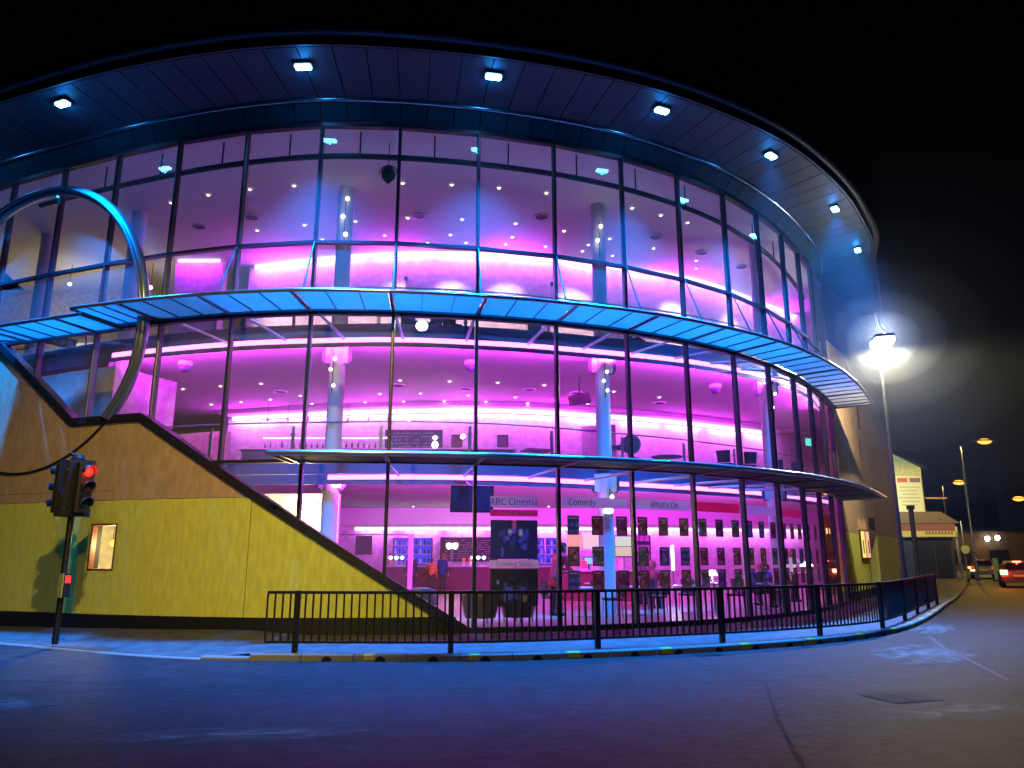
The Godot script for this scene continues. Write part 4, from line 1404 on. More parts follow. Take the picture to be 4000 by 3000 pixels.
func first_floor() -> void:
	var F := 4.05
	# bar with a lit back shelf
	var b := thing("bar_counter", "long dark bar counter on the first floor", "bar counter", Vector3(-4.7, F, -26.5))
	var st := mb()
	box(st, Vector3(0, 0.6, 0), Vector3(9.5, 1.2, 0.7))
	obj("front", st, M.bar_dark, b)
	st = mb()
	box(st, Vector3(0, 1.225, 0.05), Vector3(9.7, 0.05, 0.9))
	obj("counter_top", st, M.bar_top, b)
	st = mb()
	box(st, Vector3(0, 0.2, 0.353), Vector3(9.5, 0.05, 0.02))
	obj("foot_rail", st, M.steel, b)
	var s := thing("back_bar", "lit back bar with bottles behind the first floor counter", "bar shelf", Vector3(-7.0, F, -28.0))
	st = mb()
	box(st, Vector3(0, 0.5, 0), Vector3(5.0, 1.0, 0.5))
	obj("cabinet", st, M.bar_dark, s)
	for i in 2:
		st = mb()
		box(st, Vector3(0, 1.45 + 0.5 * i, -0.1), Vector3(4.8, 0.04, 0.3))
		obj("shelf", st, M.bar_top, s)
		st = mb()
		box(st, Vector3(0, 1.4 + 0.5 * i, 0.02), Vector3(4.7, 0.05, 0.03))
		obj("shelf_light", st, glow(Color(0.85, 0.45, 1.0), 3.5), s)
		strip_light(s, Vector3(-2.3, 1.36 + 0.5 * i, 0.06), Vector3(2.3, 1.36 + 0.5 * i, 0.06), Vector3(0, -1, 0.3), 0.03, Color(0.5, 0.2, 1.0), 0.5)
	var glassy := [mat(Color(0.02, 0.05, 0.02), 0.1), mat(Color(0.12, 0.04, 0.01), 0.1), mat(Color(0.3, 0.3, 0.35), 0.1), mat(Color(0.02, 0.02, 0.06), 0.1)]
	for i in 44:
		bottle(s, Vector3(-2.3 + 4.6 * (i % 22) / 21.0, 1.47 if i < 22 else 1.0, -0.1 + rng.randf_range(-0.04, 0.04)), rng.randf_range(0.26, 0.34), glassy[rng.randi() % 4])
	for i in 7:
		var d := thing("bar_spotlight", "%s blue-white spotlight from the left over the first floor bar" % ordinal(i), "spotlight", Vector3(-9.1 + i * 0.75, 6.55, -27.6), 0, "small spotlights over the first floor bar")
		st = mb()
		tube(st, [Vector3(0, 0.1, 0), Vector3(0, 0.64, 0)], 0.012, 6)
		obj("stem", st, M.steel, d)
		st = mb()
		lathe(st, [Vector2(0.05, -0.05), Vector2(0.045, 0.1), Vector2(0.001, 0.12)], Vector3.ZERO, 12)
		obj("shade", st, M.steel, d)
		st = mb()
		ball(st, Vector3(0, -0.04, 0), Vector3.ONE * 0.04, 8)
		obj("bulb", st, M.ice, d)
		spot(d, Vector3(0, -0.1, 0), Vector3(0, -2, -0.4), Color(0.5, 0.7, 1), 0.8, 40, 1.0, 0.04, 5)
	var m := panel("menu_board", "wide dark menu board on the first floor wall behind the bar", "menu board", Vector3(-3.7, 5.83, -28.1), Vector3(2.1, 0.85, 0.05), M.board)
	chalk(m, Vector2(2.0, 0.8), 0.03, 6)
	panel("picture", "left of two dark pictures on the first floor wall, above the bar end", "picture", Vector3(-2.1, 5.9, -28.35), Vector3(0.34, 0.42, 0.04), mat(Color(0.12, 0.04, 0.07)), 0, "dark pictures beside the menu board")
	panel("picture", "right of two dark pictures on the first floor wall, beyond the bar end", "picture", Vector3(-0.35, 5.9, -28.4), Vector3(0.36, 0.42, 0.04), mat(Color(0.1, 0.03, 0.06)), 0, "dark pictures beside the menu board")
	var lamp := thing("table_lamp", "bright white lamp standing on the first floor bar", "lamp", Vector3(-2.72, F + 1.25, -26.4))
	st = mb()
	tube(st, [Vector3(0, 0, 0), Vector3(0, 0.5, 0)], 0.015, 8)
	lathe(st, [Vector2(0.09, 0), Vector2(0.08, 0.02), Vector2(0.001, 0.03)], Vector3.ZERO, 14)
	obj("stand", st, M.steel, lamp)
	st = mb()
	ball(st, Vector3(0, 0.16, 0.03), Vector3(0.11, 0.14, 0.09))
	ball(st, Vector3(0, 0.42, 0.03), Vector3(0.09, 0.06, 0.07))
	obj("bulb", st, glow(Color(0.92, 1.0, 0.95), 9.0), lamp)
	omni(lamp, Vector3(0, 0.16, 0.03), Color(0.9, 1, 0.95), 0.5, 0.06, 6)
	# door with a notice on it
	var d2 := thing("door", "grey purple double door with a paper notice on the first floor", "door", Vector3(3.05, F, -29.3), -0.33)
	for i in 2:
		st = mb()
		box(st, Vector3(-0.475 + 0.95 * i, 1.2, 0.02), Vector3(0.93, 2.4, 0.06))
		obj("leaf", st, mat(Color(0.2, 0.13, 0.2), 0.5), d2)
		st = mb()
		tube(st, [Vector3(-0.06 + 0.12 * i, 0.9, 0.08), Vector3(-0.06 + 0.12 * i, 1.2, 0.08)], 0.014, 6)
		obj("handle", st, M.steel, d2)
	st = mb()
	box(st, Vector3(0, 2.5, 0), Vector3(2.1, 0.16, 0.14))
	for i in [-1, 1]:
		box(st, Vector3(i * 1.0, 1.2, 0), Vector3(0.1, 2.44, 0.14))
	obj("frame", st, mat(Color(0.16, 0.1, 0.17), 0.5), d2)
	st = mb()
	box(st, Vector3(-0.55, 1.75, 0.058), Vector3(0.34, 0.46, 0.008))
	obj("notice", st, M.paper, d2)
	st = mb()
	box(st, Vector3(-0.55, 1.65, 0.064), Vector3(0.16, 0.05, 0.004))
	obj("print", st, M.black, d2)
	# tables and chairs
	var t := thing("high_table", "high bar table with a dark square top on the first floor", "table", Vector3(0.85, F, -25.6), 0.3)
	st = mb()
	box(st, Vector3(0, 1.1, 0), Vector3(0.95, 0.06, 0.7))
	obj("table_top", st, mat(Color(0.14, 0.035, 0.05), 0.5), t)
	for x in [-0.2, 0.2]:
		st = mb()
		tube(st, [Vector3(x, 0, 0), Vector3(x, 1.07, 0)], 0.045, 10)
		obj("leg", st, M.steel, t)
	var c := thing("round_back_chair", "dark round-backed chair at the first floor balustrade", "chair", Vector3(3.62, F, -22.6), 2.9)
	st = mb()
	lathe(st, [Vector2(0.001, 0.4), Vector2(0.24, 0.4), Vector2(0.24, 0.46), Vector2(0.001, 0.47)], Vector3.ZERO, 18)
	obj("seat", st, M.chair_dark, c)
	st = mb()
	ball(st, Vector3(0, 0.85, -0.22), Vector3(0.3, 0.3, 0.04), 16)
	obj("backrest", st, M.chair_dark, c)
	for x in [-0.16, 0.16]:
		for z in [-0.16, 0.16]:
			st = mb()
			tube(st, [Vector3(x, 0.4, z), Vector3(x * 1.2, 0, z * 1.2)], 0.016, 6)
			obj("leg", st, M.steel, c)
	table("round table behind the round-backed chair on the first floor", Vector3(3.5, F, -23.7), 0.55, 0.95, "tables on the first floor", M.slab_edge)
	table("low table right of the round-backed chair on the first floor", Vector3(5.0, F, -24.2), 0.5, 0.72, "tables on the first floor", M.slab_edge)
	var cl := thing("candle_lamp", "small amber candle lamp beside the round-backed chair", "lamp", Vector3(3.95, F + 0.95, -23.55))
	st = mb()
	lathe(st, [Vector2(0.001, 0), Vector2(0.045, 0), Vector2(0.05, 0.03), Vector2(0.001, 0.035)], Vector3.ZERO, 12)
	obj("holder", st, M.steel, cl)
	st = mb()
	ball(st, Vector3(0, 0.08, 0), Vector3(0.045, 0.055, 0.045), 10)
	obj("flame", st, glow(Color(1, 0.5, 0.08), 7.0), cl)
	omni(cl, Vector3(0, 0.08, 0), Color(1, 0.6, 0.2), 0.15, 0.03, 4)
	var k := 0
	for p in [[Vector3(6.9, F, -24.2), 2.6], [Vector3(7.7, F, -24.6), 3.3], [Vector3(9.5, F, -26.6), 2.4], [Vector3(10.3, F, -27.3), 3.0], [Vector3(11.0, F, -28.6), 2.5]]:
		chair("dark_chair", "%s dark chair from the left along the right end of the first floor balustrade" % ordinal(k), p[0], p[1], "dark chairs on the first floor")
		k += 1
	k = 0
	for p in [[Vector3(-3.0, 7.8, -21.0), 0.3], [Vector3(-2.35, 7.8, -21.2), -0.4], [Vector3(-1.75, 7.8, -21.3), 0.5], [Vector3(0.75, 7.8, -22.0), 0.2], [Vector3(3.9, 7.8, -22.8), 0.9]]:
		chair("dark_chair", "%s dark chair from the left behind the top floor balustrade" % ordinal(k), p[0], p[1], "dark chairs on the top floor")
		k += 1
	# left end of the top floor: a lit doorway and a slanted sign
	var dw := thing("lit_doorway", "pale yellow lit doorway at the left end of the top floor", "doorway", Vector3(-16.6, 7.8, -28.85))
	st = mb()
	box(st, Vector3(0, 1.05, 0.02), Vector3(1.9, 2.1, 0.04))
	obj("lit_panel", st, glow(Color(1.0, 0.9, 0.45), 0.75), dw)
	st = mb()
	for x in [-1.0, 1.0]:
		box(st, Vector3(x, 1.05, 0.05), Vector3(0.1, 2.2, 0.12))
	box(st, Vector3(0, 2.15, 0.05), Vector3(2.1, 0.1, 0.12))
	obj("frame", st, M.white_wall, dw)
	strip_light(dw, Vector3(-0.9, 1.6, 0.2), Vector3(0.9, 1.6, 0.2), Vector3(0, 0, 1), 0.6, Color(1, 0.88, 0.45), 1.6)
	var sg := thing("slanted_sign", "brown slanted sign with three round emblems by the lit doorway", "sign", Vector3(-15.6, 8.85, -24.9))
	st = mb()
	var sb := Basis(Vector3.FORWARD, 0.24)
	box(st, Vector3.ZERO, Vector3(1.25, 0.34, 0.05), sb)
	obj("board", st, mat(Color(0.25, 0.12, 0.08)), sg)
	for i in 3:
		st = mb()
		prism(st, circle(0.11, 14), sb * Vector3(-0.1 + i * 0.26, 0, 0.026), Vector3.RIGHT, Vector3.UP, Vector3(0, 0, 0.01))
		obj("emblem", st, mat(Color(0.5, 0.35, 0.3)), sg)
	st = mb()
	for x in [-0.5, 0.5]:
		tube(st, [Vector3(x, -0.1, -0.03), Vector3(x, -1.05, -0.03)], 0.02, 6)
	obj("stand", st, M.dark_metal, sg)
	k = 0
	for p in [Vector3(-13.2, 11.2, -26.0), Vector3(-16.3, 11.4, -26.2), Vector3(-18.4, 10.6, -27.5)]:
		var wl := thing("stair_lamp", ["right warm globe lamp at the left end of the top floor", "middle warm globe lamp at the left end of the top floor", "leftmost warm globe lamp at the left end of the top floor"][k], "lamp", p, 0, "warm globe lamps at the left end of the top floor")
		st = mb()
		tube(st, [Vector3(0, 0.05, 0), Vector3(0, 12.15 - p.y, 0)], 0.012, 6)
		obj("cord", st, M.black, wl)
		st = mb()
		ball(st, Vector3.ZERO, Vector3.ONE * 0.07, 10)
		obj("globe", st, M.bulb, wl)
		omni(wl, Vector3.ZERO, Color(1, 0.8, 0.42), 0.7, 0.06, 12)
		k += 1

func circle(r: float, n: int) -> PackedVector2Array:
	var p := PackedVector2Array()
	for i in n:
		p.append(Vector2(cos(TAU * i / n), sin(TAU * i / n)) * r)
	return p

func words(parent: Node, text: String, h: float, at: Vector3, m: Material, depth := 0.006, called := "lettering") -> MeshInstance3D:
	var t := TextMesh.new()
	var f := SystemFont.new()
	f.font_names = PackedStringArray(["Droid Sans"])
	t.font = f
	t.text = text
	t.font_size = 64
	t.pixel_size = h / 46.0
	t.depth = depth
	t.curve_step = 2.0
	return obj(called, t, m, parent, at)

func poster_image(seed_: int, dark: bool) -> ImageTexture:   # a printed sheet: soft coloured patches and a few lines of blurred print
	var r := RandomNumberGenerator.new()
	r.seed = seed_
	var im := Image.create(48, 68, false, Image.FORMAT_RGB8)
	var base := Color.from_hsv(r.randf(), 0.5, 0.5 if dark else 0.6)
	im.fill(base)
	for i in 9:
		var c := Color.from_hsv(fmod(base.h + r.randf_range(-0.15, 0.2), 1.0), r.randf_range(0.2, 0.7), r.randf_range(0.25, 0.95))
		im.fill_rect(Rect2i(r.randi_range(0, 40), r.randi_range(2, 50), r.randi_range(5, 22), r.randi_range(5, 22)), c)
	im.resize(12, 17, Image.INTERPOLATE_LANCZOS)
	im.resize(96, 136, Image.INTERPOLATE_CUBIC)
	for i in 4:
		im.fill_rect(Rect2i(12, 104 + i * 7, r.randi_range(40, 72), 2), Color(0.8, 0.78, 0.75))
	im.fill_rect(Rect2i(10, 10, r.randi_range(50, 76), 9), Color(0.85, 0.8, 0.7))
	return ImageTexture.create_from_image(im)

func bay(k: float, f: float, off: float, h: float) -> Array:   # [point on the flat pane of that bay, turn about the upright axis]
	var a := fa(floorf(k), 0, 0)
	var b := fa(floorf(k) + 1, 0, 0)
	var t := (b - a).normalized()
	var n := Vector3(-t.z, 0, t.x)
	return [a.lerp(b, f) + n * off + Vector3.UP * h, atan2(n.x, n.z)]

func ground_floor() -> void:
	var F := 0.1
	# bar along the back wall
	var b := thing("bar_counter", "long dark red bar counter at the back of the ground floor", "bar counter", Vector3(-1.6, F, -35.6))
	var st := mb()
	box(st, Vector3(0, 0.52, 0), Vector3(8.6, 1.04, 0.7))
	obj("front", st, M.bar_front, b)
	for i in 9:
		st = mb()
		box(st, Vector3(-4.0 + i, 0.52, 0.36), Vector3(0.05, 0.9, 0.03))
		obj("panel_rib", st, M.bar_front, b)
	st = mb()
	box(st, Vector3(0, 1.07, 0.06), Vector3(8.8, 0.06, 0.95))
	obj("counter_top", st, M.bar_top, b)
	for e in [["left", -4.85, 1.82], ["right", 1.6, 1.5]]:
		var fr := thing("drinks_fridge", "blue lit glass fridge at the %s end of the back bar" % e[0], "fridge", Vector3(e[1], F, -37.4), 0, "blue lit fridges behind the bar")
		var w: float = e[2]
		st = mb()
		box(st, Vector3(0, 1.2, -0.25), Vector3(w + 0.1, 2.4, 0.3))
		obj("case", st, M.bar_dark, fr)
		st = mb()
		box(st, Vector3(0, 1.75, -0.09), Vector3(w, 1.28, 0.02))
		obj("lit_back", st, M.blue_glow, fr)
		for i in 3:
			st = mb()
			box(st, Vector3(0, 1.2 + i * 0.42, 0.02), Vector3(w, 0.025, 0.2))
			obj("shelf", st, M.bar_top, fr)
			for j in 9:
				bottle(fr, Vector3(lerpf(-w / 2 + 0.1, w / 2 - 0.1, j / 8.0), 1.215 + i * 0.42, 0.02), rng.randf_range(0.22, 0.3), mat(Color(0.02, 0.03, 0.12), 0.15) if j % 3 else M.white_plastic)
		st = mb()
		box(st, Vector3(0, 1.78, 0.14), Vector3(0.05, 1.3, 0.03))
		obj("door_bar", st, M.steel, fr)
		strip_light(fr, Vector3(-w * 0.4, 2.38, 0.2), Vector3(w * 0.4, 2.38, 0.2), Vector3(0, -0.5, 1), 0.04, Color(0.05, 0.08, 1), 0.5)
	var m := panel("menu_board", "wide dark menu board on the ground floor wall behind the bar", "menu board", Vector3(-2.1, 1.95, -37.6), Vector3(2.75, 1.1, 0.05), M.board)
	chalk(m, Vector2(2.6, 1.05), 0.03, 9)
	panel("notice_board", "narrow dark notice board on the ground floor wall left of the blue fridge", "notice board", Vector3(-7.3, 2.15, -37.9), Vector3(0.75, 0.85, 0.05), M.board)
	var k := 0
	for g in [[-5.85, 1], [-5.3, 3], [-1.55, 3]]:
		var t := thing("beer_tap", "group of bar taps with bright blue-white badges, %s along the ground floor bar" % ordinal(k), "beer tap", Vector3(g[0], F + 1.1, -35.4), 0, "lit bar taps on the ground floor bar")
		for i in g[1]:
			var x: float = (i - (g[1] - 1) * 0.5) * 0.26
			st = mb()
			tube(st, [Vector3(x, 0, 0), Vector3(x, 0.3, 0)], 0.03, 8)
			obj("pillar", st, M.steel, t)
			st = mb()
			ball(st, Vector3(x, 0.36, 0.03), Vector3(0.09, 0.075, 0.04), 10)
			obj("badge_light", st, M.ice, t)
		omni(t, Vector3(0, 0.36, 0.12), Color(0.5, 0.8, 1), 0.3, 0.05, 4)
		k += 1
	var lp := thing("bar_lamp", "pair of warm white bar lamps on one stem over the ground floor bar", "lamp", Vector3(-2.75, F + 1.1, -35.3))
	st = mb()
	tube(st, [Vector3(0, 0, 0), Vector3(0, 0.8, 0)], 0.015, 8)
	tube(st, [Vector3(-0.15, 0.78, 0), Vector3(0.15, 0.78, 0)], 0.015, 8)
	obj("stem", st, M.steel, lp)
	for x in [-0.15, 0.15]:
		st = mb()
		lathe(st, [Vector2(0.05, 0.74), Vector2(0.12, 0.84), Vector2(0.12, 1.0), Vector2(0.001, 1.02)], Vector3(x, 0, 0), 12)
		obj("lamp_shade", st, glow(Color(1, 0.92, 0.65), 5.0), lp)
	omni(lp, Vector3(0, 0.9, 0.2), Color(1, 0.85, 0.55), 0.6, 0.08, 6)
	for i in 2:
		var c := thing("red_jar_light", ["left small red light on the ground floor bar", "right small red light on the ground floor bar"][i], "light", Vector3(-2.2 + 0.28 * i, F + 1.1, -35.3), 0, "small red lights on the bar")
		st = mb()
		lathe(st, [Vector2(0.001, 0), Vector2(0.05, 0), Vector2(0.06, 0.2), Vector2(0.001, 0.21)], Vector3.ZERO, 10)
		obj("jar", st, M.white_plastic, c)
		st = mb()
		ball(st, Vector3(0, 0.28, 0), Vector3.ONE * 0.07, 8)
		obj("bulb", st, M.red_lamp, c)
	# white framed screen left of the people at the bar
	var fs := thing("glazed_screen", "white posted glass screen standing before the ground floor bar", "screen", Vector3(-3.55, F, -27.0))
	st = mb()
	box(st, Vector3(0, 1.15, 0), Vector3(0.16, 2.3, 0.16))
	obj("post", st, M.white_plastic, fs)
	st = mb()
	box(st, Vector3(-1.35, 2.27, 0), Vector3(2.54, 0.05, 0.06))
	obj("top_bar", st, M.steel, fs)
	st = mb()
	box(st, Vector3(-0.95, 1.15, 0), Vector3(0.05, 2.2, 0.05))
	obj("slim_post", st, M.white_plastic, fs)
	st = mb()
	face(st, Vector3(-2.6, 0.1, 0.0), Vector3(-0.98, 0.1, 0), Vector3(-0.98, 2.2, 0), Vector3(-2.6, 2.2, 0))
	face(st, Vector3(-0.92, 0.1, 0.0), Vector3(-0.09, 0.1, 0), Vector3(-0.09, 2.2, 0), Vector3(-0.92, 2.2, 0))
	obj("glass", st, M.glass, fs)
	# ticket desk with lit displays
	var d := thing("ticket_desk", "ticket desk with pale counter and dark red front in the ground floor middle", "desk", Vector3(2.95, F, -27.6), -0.1)
	st = mb()
	box(st, Vector3(0, 0.5, 0), Vector3(2.6, 1.0, 0.7))
	obj("front", st, M.bar_front, d)
	st = mb()
	box(st, Vector3(0, 1.03, 0.05), Vector3(2.8, 0.06, 0.9))
	obj("counter_top", st, M.bar_top, d)
	var lit := thing("lit_menu", "orange and white lit display panel above the ticket desk", "display", Vector3(3.0, 2.18, -29.2), -0.1)
	for i in 3:
		st = mb()
		box(st, Vector3(-0.62 + i * 0.62, 0.02, 0), Vector3(0.58, 0.62, 0.06))
		obj("lit_panel", st, glow([Color(1, 0.45, 0.2), Color(1, 0.75, 0.7), Color(1, 0.5, 0.35)][i], 0.8), lit)
	st = mb()
	box(st, Vector3(0, -0.32, 0), Vector3(1.95, 0.05, 0.1))
	box(st, Vector3(0, 0.36, 0), Vector3(1.95, 0.05, 0.1))
	obj("frame", st, M.white_plastic, lit)
	var scr := thing("display_screen", "pale green lit screen right of the ticket desk", "screen", Vector3(3.72, 1.95, -25.6), -0.2)
	st = mb()
	box(st, Vector3(0, 0, 0), Vector3(0.62, 0.72, 0.06))
	obj("case", st, M.black, scr)
	st = mb()
	box(st, Vector3(0, 0.16, 0.035), Vector3(0.56, 0.32, 0.012))
	obj("lit_screen", st, glow(Color(0.55, 0.8, 0.45), 0.9), scr)
	st = mb()
	box(st, Vector3(0, -0.17, 0.035), Vector3(0.56, 0.3, 0.012))
	obj("lit_screen", st, glow(Color(0.7, 0.7, 0.3), 0.8), scr)
	st = mb()
	tube(st, [Vector3(0, -0.36, 0), Vector3(0, -1.85, 0)], 0.03, 8)
	obj("stand", st, M.steel, scr)
	k = 0
	for e in [[1.75, 0.42, Color(0.75, 0.72, 0.4)], [2.1, 0.3, Color(0.7, 0.55, 0.05)], [2.55, 0.26, Color(0.65, 0.2, 0.1)], [2.95, 0.34, Color(0.6, 0.6, 0.62)], [3.9, 0.3, Color(0.55, 0.6, 0.25)]]:
		var lf := thing("leaflet_stand", "%s upright leaflet stand from the left on the ticket desk" % ordinal(k), "leaflet stand", Vector3(e[0], F + 1.06, -27.4), rng.randf_range(-0.3, 0.3), "leaflet stands on the ticket desk")
		st = mb()
		box(st, Vector3(0, 0.03, 0), Vector3(0.26, 0.04, 0.16))
		obj("base", st, M.white_plastic, lf)
		st = mb()
		var tilt := Basis(Vector3.RIGHT, -0.2)
		box(st, tilt * Vector3(0, e[1] * 0.5 + 0.05, 0), Vector3(0.24, e[1], 0.03), tilt)
		obj("leaflet", st, mat(e[2]), lf)
		k += 1
	var mon := thing("till_screen", "small bright cyan till screen on the ticket desk", "till", Vector3(2.75, F + 1.06, -27.75), 0.1)
	st = mb()
	box(st, Vector3(0, 0.3, 0), Vector3(0.36, 0.3, 0.04))
	tube(st, [Vector3(0, 0, 0), Vector3(0, 0.2, 0)], 0.03, 8)
	obj("case", st, M.black, mon)
	st = mb()
	box(st, Vector3(0, 0.3, 0.024), Vector3(0.3, 0.24, 0.008))
	obj("lit_screen", st, glow(Color(0.1, 0.6, 1), 1.2), mon)
	var rk := thing("leaflet_rack", "tall dark leaflet rack right of the ticket desk", "rack", Vector3(4.3, F, -25.4), -0.2)
	st = mb()
	box(st, Vector3(0, 1.1, -0.06), Vector3(0.56, 2.2, 0.06))
	obj("back", st, M.board, rk)
	for i in 6:
		st = mb()
		box(st, Vector3(0, 0.35 + i * 0.33, 0.03), Vector3(0.54, 0.03, 0.14))
		obj("shelf", st, M.black, rk)
		st = mb()
		for j in 3:
			box(st, Vector3(-0.17 + j * 0.17, 0.46 + i * 0.33, 0.0), Vector3(0.13, 0.2, 0.02), Basis(Vector3.RIGHT, -0.15))
		obj("leaflets", st, mat(Color.from_hsv(0.8 + 0.03 * i, 0.4, 0.12)), rk)
	# lit white tube, hanging screen, table lamps
	var tl := thing("tube_light", "upright white tube light in the middle of the ground floor", "tube light", Vector3(5.6, 1.15, -26.9))
	st = mb()
	tube(st, [Vector3(0, 0, 0), Vector3(0, 0.85, 0)], 0.05, 10)
	obj("tube", st, glow(Color(0.75, 1, 1), 6.0), tl)
	st = mb()
	tube(st, [Vector3(0, -1.05, 0), Vector3(0, 0, 0)], 0.025, 8)
	lathe(st, [Vector2(0.16, -1.05), Vector2(0.15, -1.02), Vector2(0.001, -1.01)], Vector3.ZERO, 14)
	obj("stand", st, M.steel, tl)
	omni(tl, Vector3(0, 0.42, 0.12), Color(0.8, 1, 1), 0.4, 0.05, 5)
	var tv := thing("hanging_screen", "dark switched-off screen hanging from the ground floor ceiling", "screen", Vector3(-1.0, 3.02, -18.9), 0.22)
	st = mb()
	box(st, Vector3.ZERO, Vector3(1.08, 0.66, 0.08), Basis(Vector3.RIGHT, 0.12))
	obj("panel", st, M.black, tv)
	st = mb()
	box(st, Basis(Vector3.RIGHT, 0.12) * Vector3(0, 0, 0.044), Vector3(1.0, 0.58, 0.008), Basis(Vector3.RIGHT, 0.12))
	obj("screen", st, mat(Color(0.05, 0.03, 0.1), 0.15), tv)
	st = mb()
	tube(st, [Vector3(0, 0.3, -0.05), Vector3(0, 0.5, -0.9)], 0.03, 8)
	obj("bracket", st, M.dark_metal, tv)
	k = 0
	for e in [[Vector3(5.65, 0.9, -21.9), 0.16], [Vector3(9.9, 1.1, -26.0), 0.22]]:
		var w := thing("table_lamp", ["bright white lamp on the table in the ground floor window", "bright white lamp by the seated woman at the right end of the ground floor"][k], "lamp", e[0])
		st = mb()
		tube(st, [Vector3(0, 0, 0), Vector3(0, 0.22, 0)], 0.015, 8)
		lathe(st, [Vector2(0.08, 0), Vector2(0.07, 0.02), Vector2(0.001, 0.03)], Vector3.ZERO, 12)
		obj("stand", st, M.steel, w)
		st = mb()
		lathe(st, [Vector2(e[1], 0.2), Vector2(e[1] * 0.55, 0.34), Vector2(0.001, 0.35)], Vector3.ZERO, 14)
		obj("lamp_shade", st, glow(Color(1, 0.95, 0.85), 6.0), w)
		omni(w, Vector3(0, 0.14, 0.03), Color(1, 0.9, 0.75), 0.5, 0.05, 5)
		k += 1
	# orange timber lining at the right end
	st = mb()
	for i in 4:
		box(st, Vector3(12.75 + i * 0.19, 1.7, -31.2 - i * 0.28), Vector3(0.3, 3.2, 0.06), Basis(Vector3.UP, 0.96))
	obj("timber_lining", st, M.timber, get_node("theatre_building"))
	var ol := thing("wall_light", "amber wall light on the timber lining at the right end of the ground floor", "wall light", Vector3(12.5, 2.6, -30.3), 0.5)
	st = mb()
	box(st, Vector3.ZERO, Vector3(0.12, 0.22, 0.08))
	obj("lamp_glass", st, glow(Color(1, 0.5, 0.2), 3.0), ol)
	omni(ol, Vector3(0, 0, 0.2), Color(1, 0.45, 0.16), 2.0, 0.05, 8)
	# furniture
	armchair("dark tub armchair behind the guard rail, nearest the fifth mullion", Vector3(-0.75, F, -18.5), 2.9)
	armchair("dark tub armchair half hidden by the foot of the sloping frame", Vector3(-2.3, F, -19.4), 3.4)
	armchair("dark tub armchair behind the lower dark film poster", Vector3(0.15, F, -18.75), 2.5)
	k = 0
	for p in [Vector3(1.9, F, -20.4), Vector3(3.3, F, -20.9), Vector3(4.9, F, -21.7), Vector3(5.7, F, -21.95), Vector3(7.6, F, -23.4), Vector3(9.9, F, -26.0), Vector3(2.6, F, -23.6), Vector3(6.9, F, -25.8)]:
		if k == 3:
			table("small round table carrying the bright white lamp in the ground floor window", p, 0.38, 0.8, "cafe tables", M.bar_top)
		else:
			table("%s round cafe table from the left on the ground floor" % ordinal(k), p, 0.42, 1.0 if k == 5 else 0.74, "cafe tables", M.bar_top)
		k += 1
	k = 0
	for e in [[Vector3(1.1, F, -21.1), 2.0], [Vector3(2.6, F, -20.2), -1.4], [Vector3(2.5, F, -21.6), 1.8], [Vector3(4.0, F, -21.4), -2.0], [Vector3(4.15, F, -23.1), 2.6], [Vector3(5.1, F, -22.7), 3.1], [Vector3(6.4, F, -22.4), -1.6], [Vector3(6.9, F, -23.3), 1.6], [Vector3(8.2, F, -24.5), -0.6], [Vector3(7.6, F, -24.2), 3.0], [Vector3(8.35, F, -25.2), 2.6], [Vector3(9.7, F, -27.1), 2.4], [Vector3(10.7, F, -26.4), 3.4], [Vector3(3.2, F, -24.3), 3.0], [Vector3(6.2, F, -26.3), 0.8]]:
		chair("cafe_chair", "%s dark cafe chair from the left on the ground floor" % ordinal(k), e[0], e[1], "cafe chairs on the ground floor")
		k += 1
	# film sheets hung in three rows inside the glass
	var sheets := []
	for i in 10:
		var pm := mat(Color(0.62, 0.62, 0.62), 0.6)
		pm.backlight_enabled = true
		pm.backlight = Color(0.85, 0.85, 0.85)
		pm.albedo_texture = poster_image(40 + i, true)
		sheets.append(pm)
	var sheet := QuadMesh.new()
	sheet.size = Vector2(0.3, 0.43)
	var row_names := ["top", "middle", "bottom"]
	var rows := [2.33, 1.62, 1.08]
	for r in 3:
		k = 0
		for e in [[6, 0.2], [6, 0.52], [6, 0.85], [7, 0.16], [7, 0.49], [7, 0.83], [8, 0.17], [8, 0.5], [8, 0.83], [9, 0.17], [9, 0.5], [9, 0.83], [10, 0.2], [10, 0.5], [10, 0.8], [11, 0.25], [11, 0.65], [12, 0.25], [12, 0.65]]:
			var q := bay(e[0], e[1], -0.07, rows[r])
			if k != 2 or r != 1:
				var sm := thing("window_poster", "%s small film sheet from the left in the %s row hung inside the glass" % [ordinal(k), row_names[r]], "poster", q[0], q[1], "small film sheets hung inside the ground floor glass")
				obj("sheet", sheet, sheets[(k * 3 + r * 5) % 10], sm)
				var st2 := mb()
				box(st2, Vector3(0, 0.222, 0), Vector3(0.31, 0.014, 0.016))
				obj("hanger_bar", st2, M.steel, sm)
			k += 1
	# banners above them and the cinema panel
	var film := func(c: Color) -> StandardMaterial3D:
		var fm := mat(c, 0.7)
		fm.backlight_enabled = true
		fm.backlight = (c * (0.9 / maxf(c.r, maxf(c.g, c.b)))).linear_to_srgb()
		return fm
	var grey: StandardMaterial3D = film.call(Color(0.3, 0.36, 0.42))
	var ink := mat(Color(0.09, 0.06, 0.18), 0.7)
	var wine: StandardMaterial3D = film.call(Color(0.3, 0.005, 0.05))
	var rose: StandardMaterial3D = film.call(Color(0.5, 0.02, 0.12))
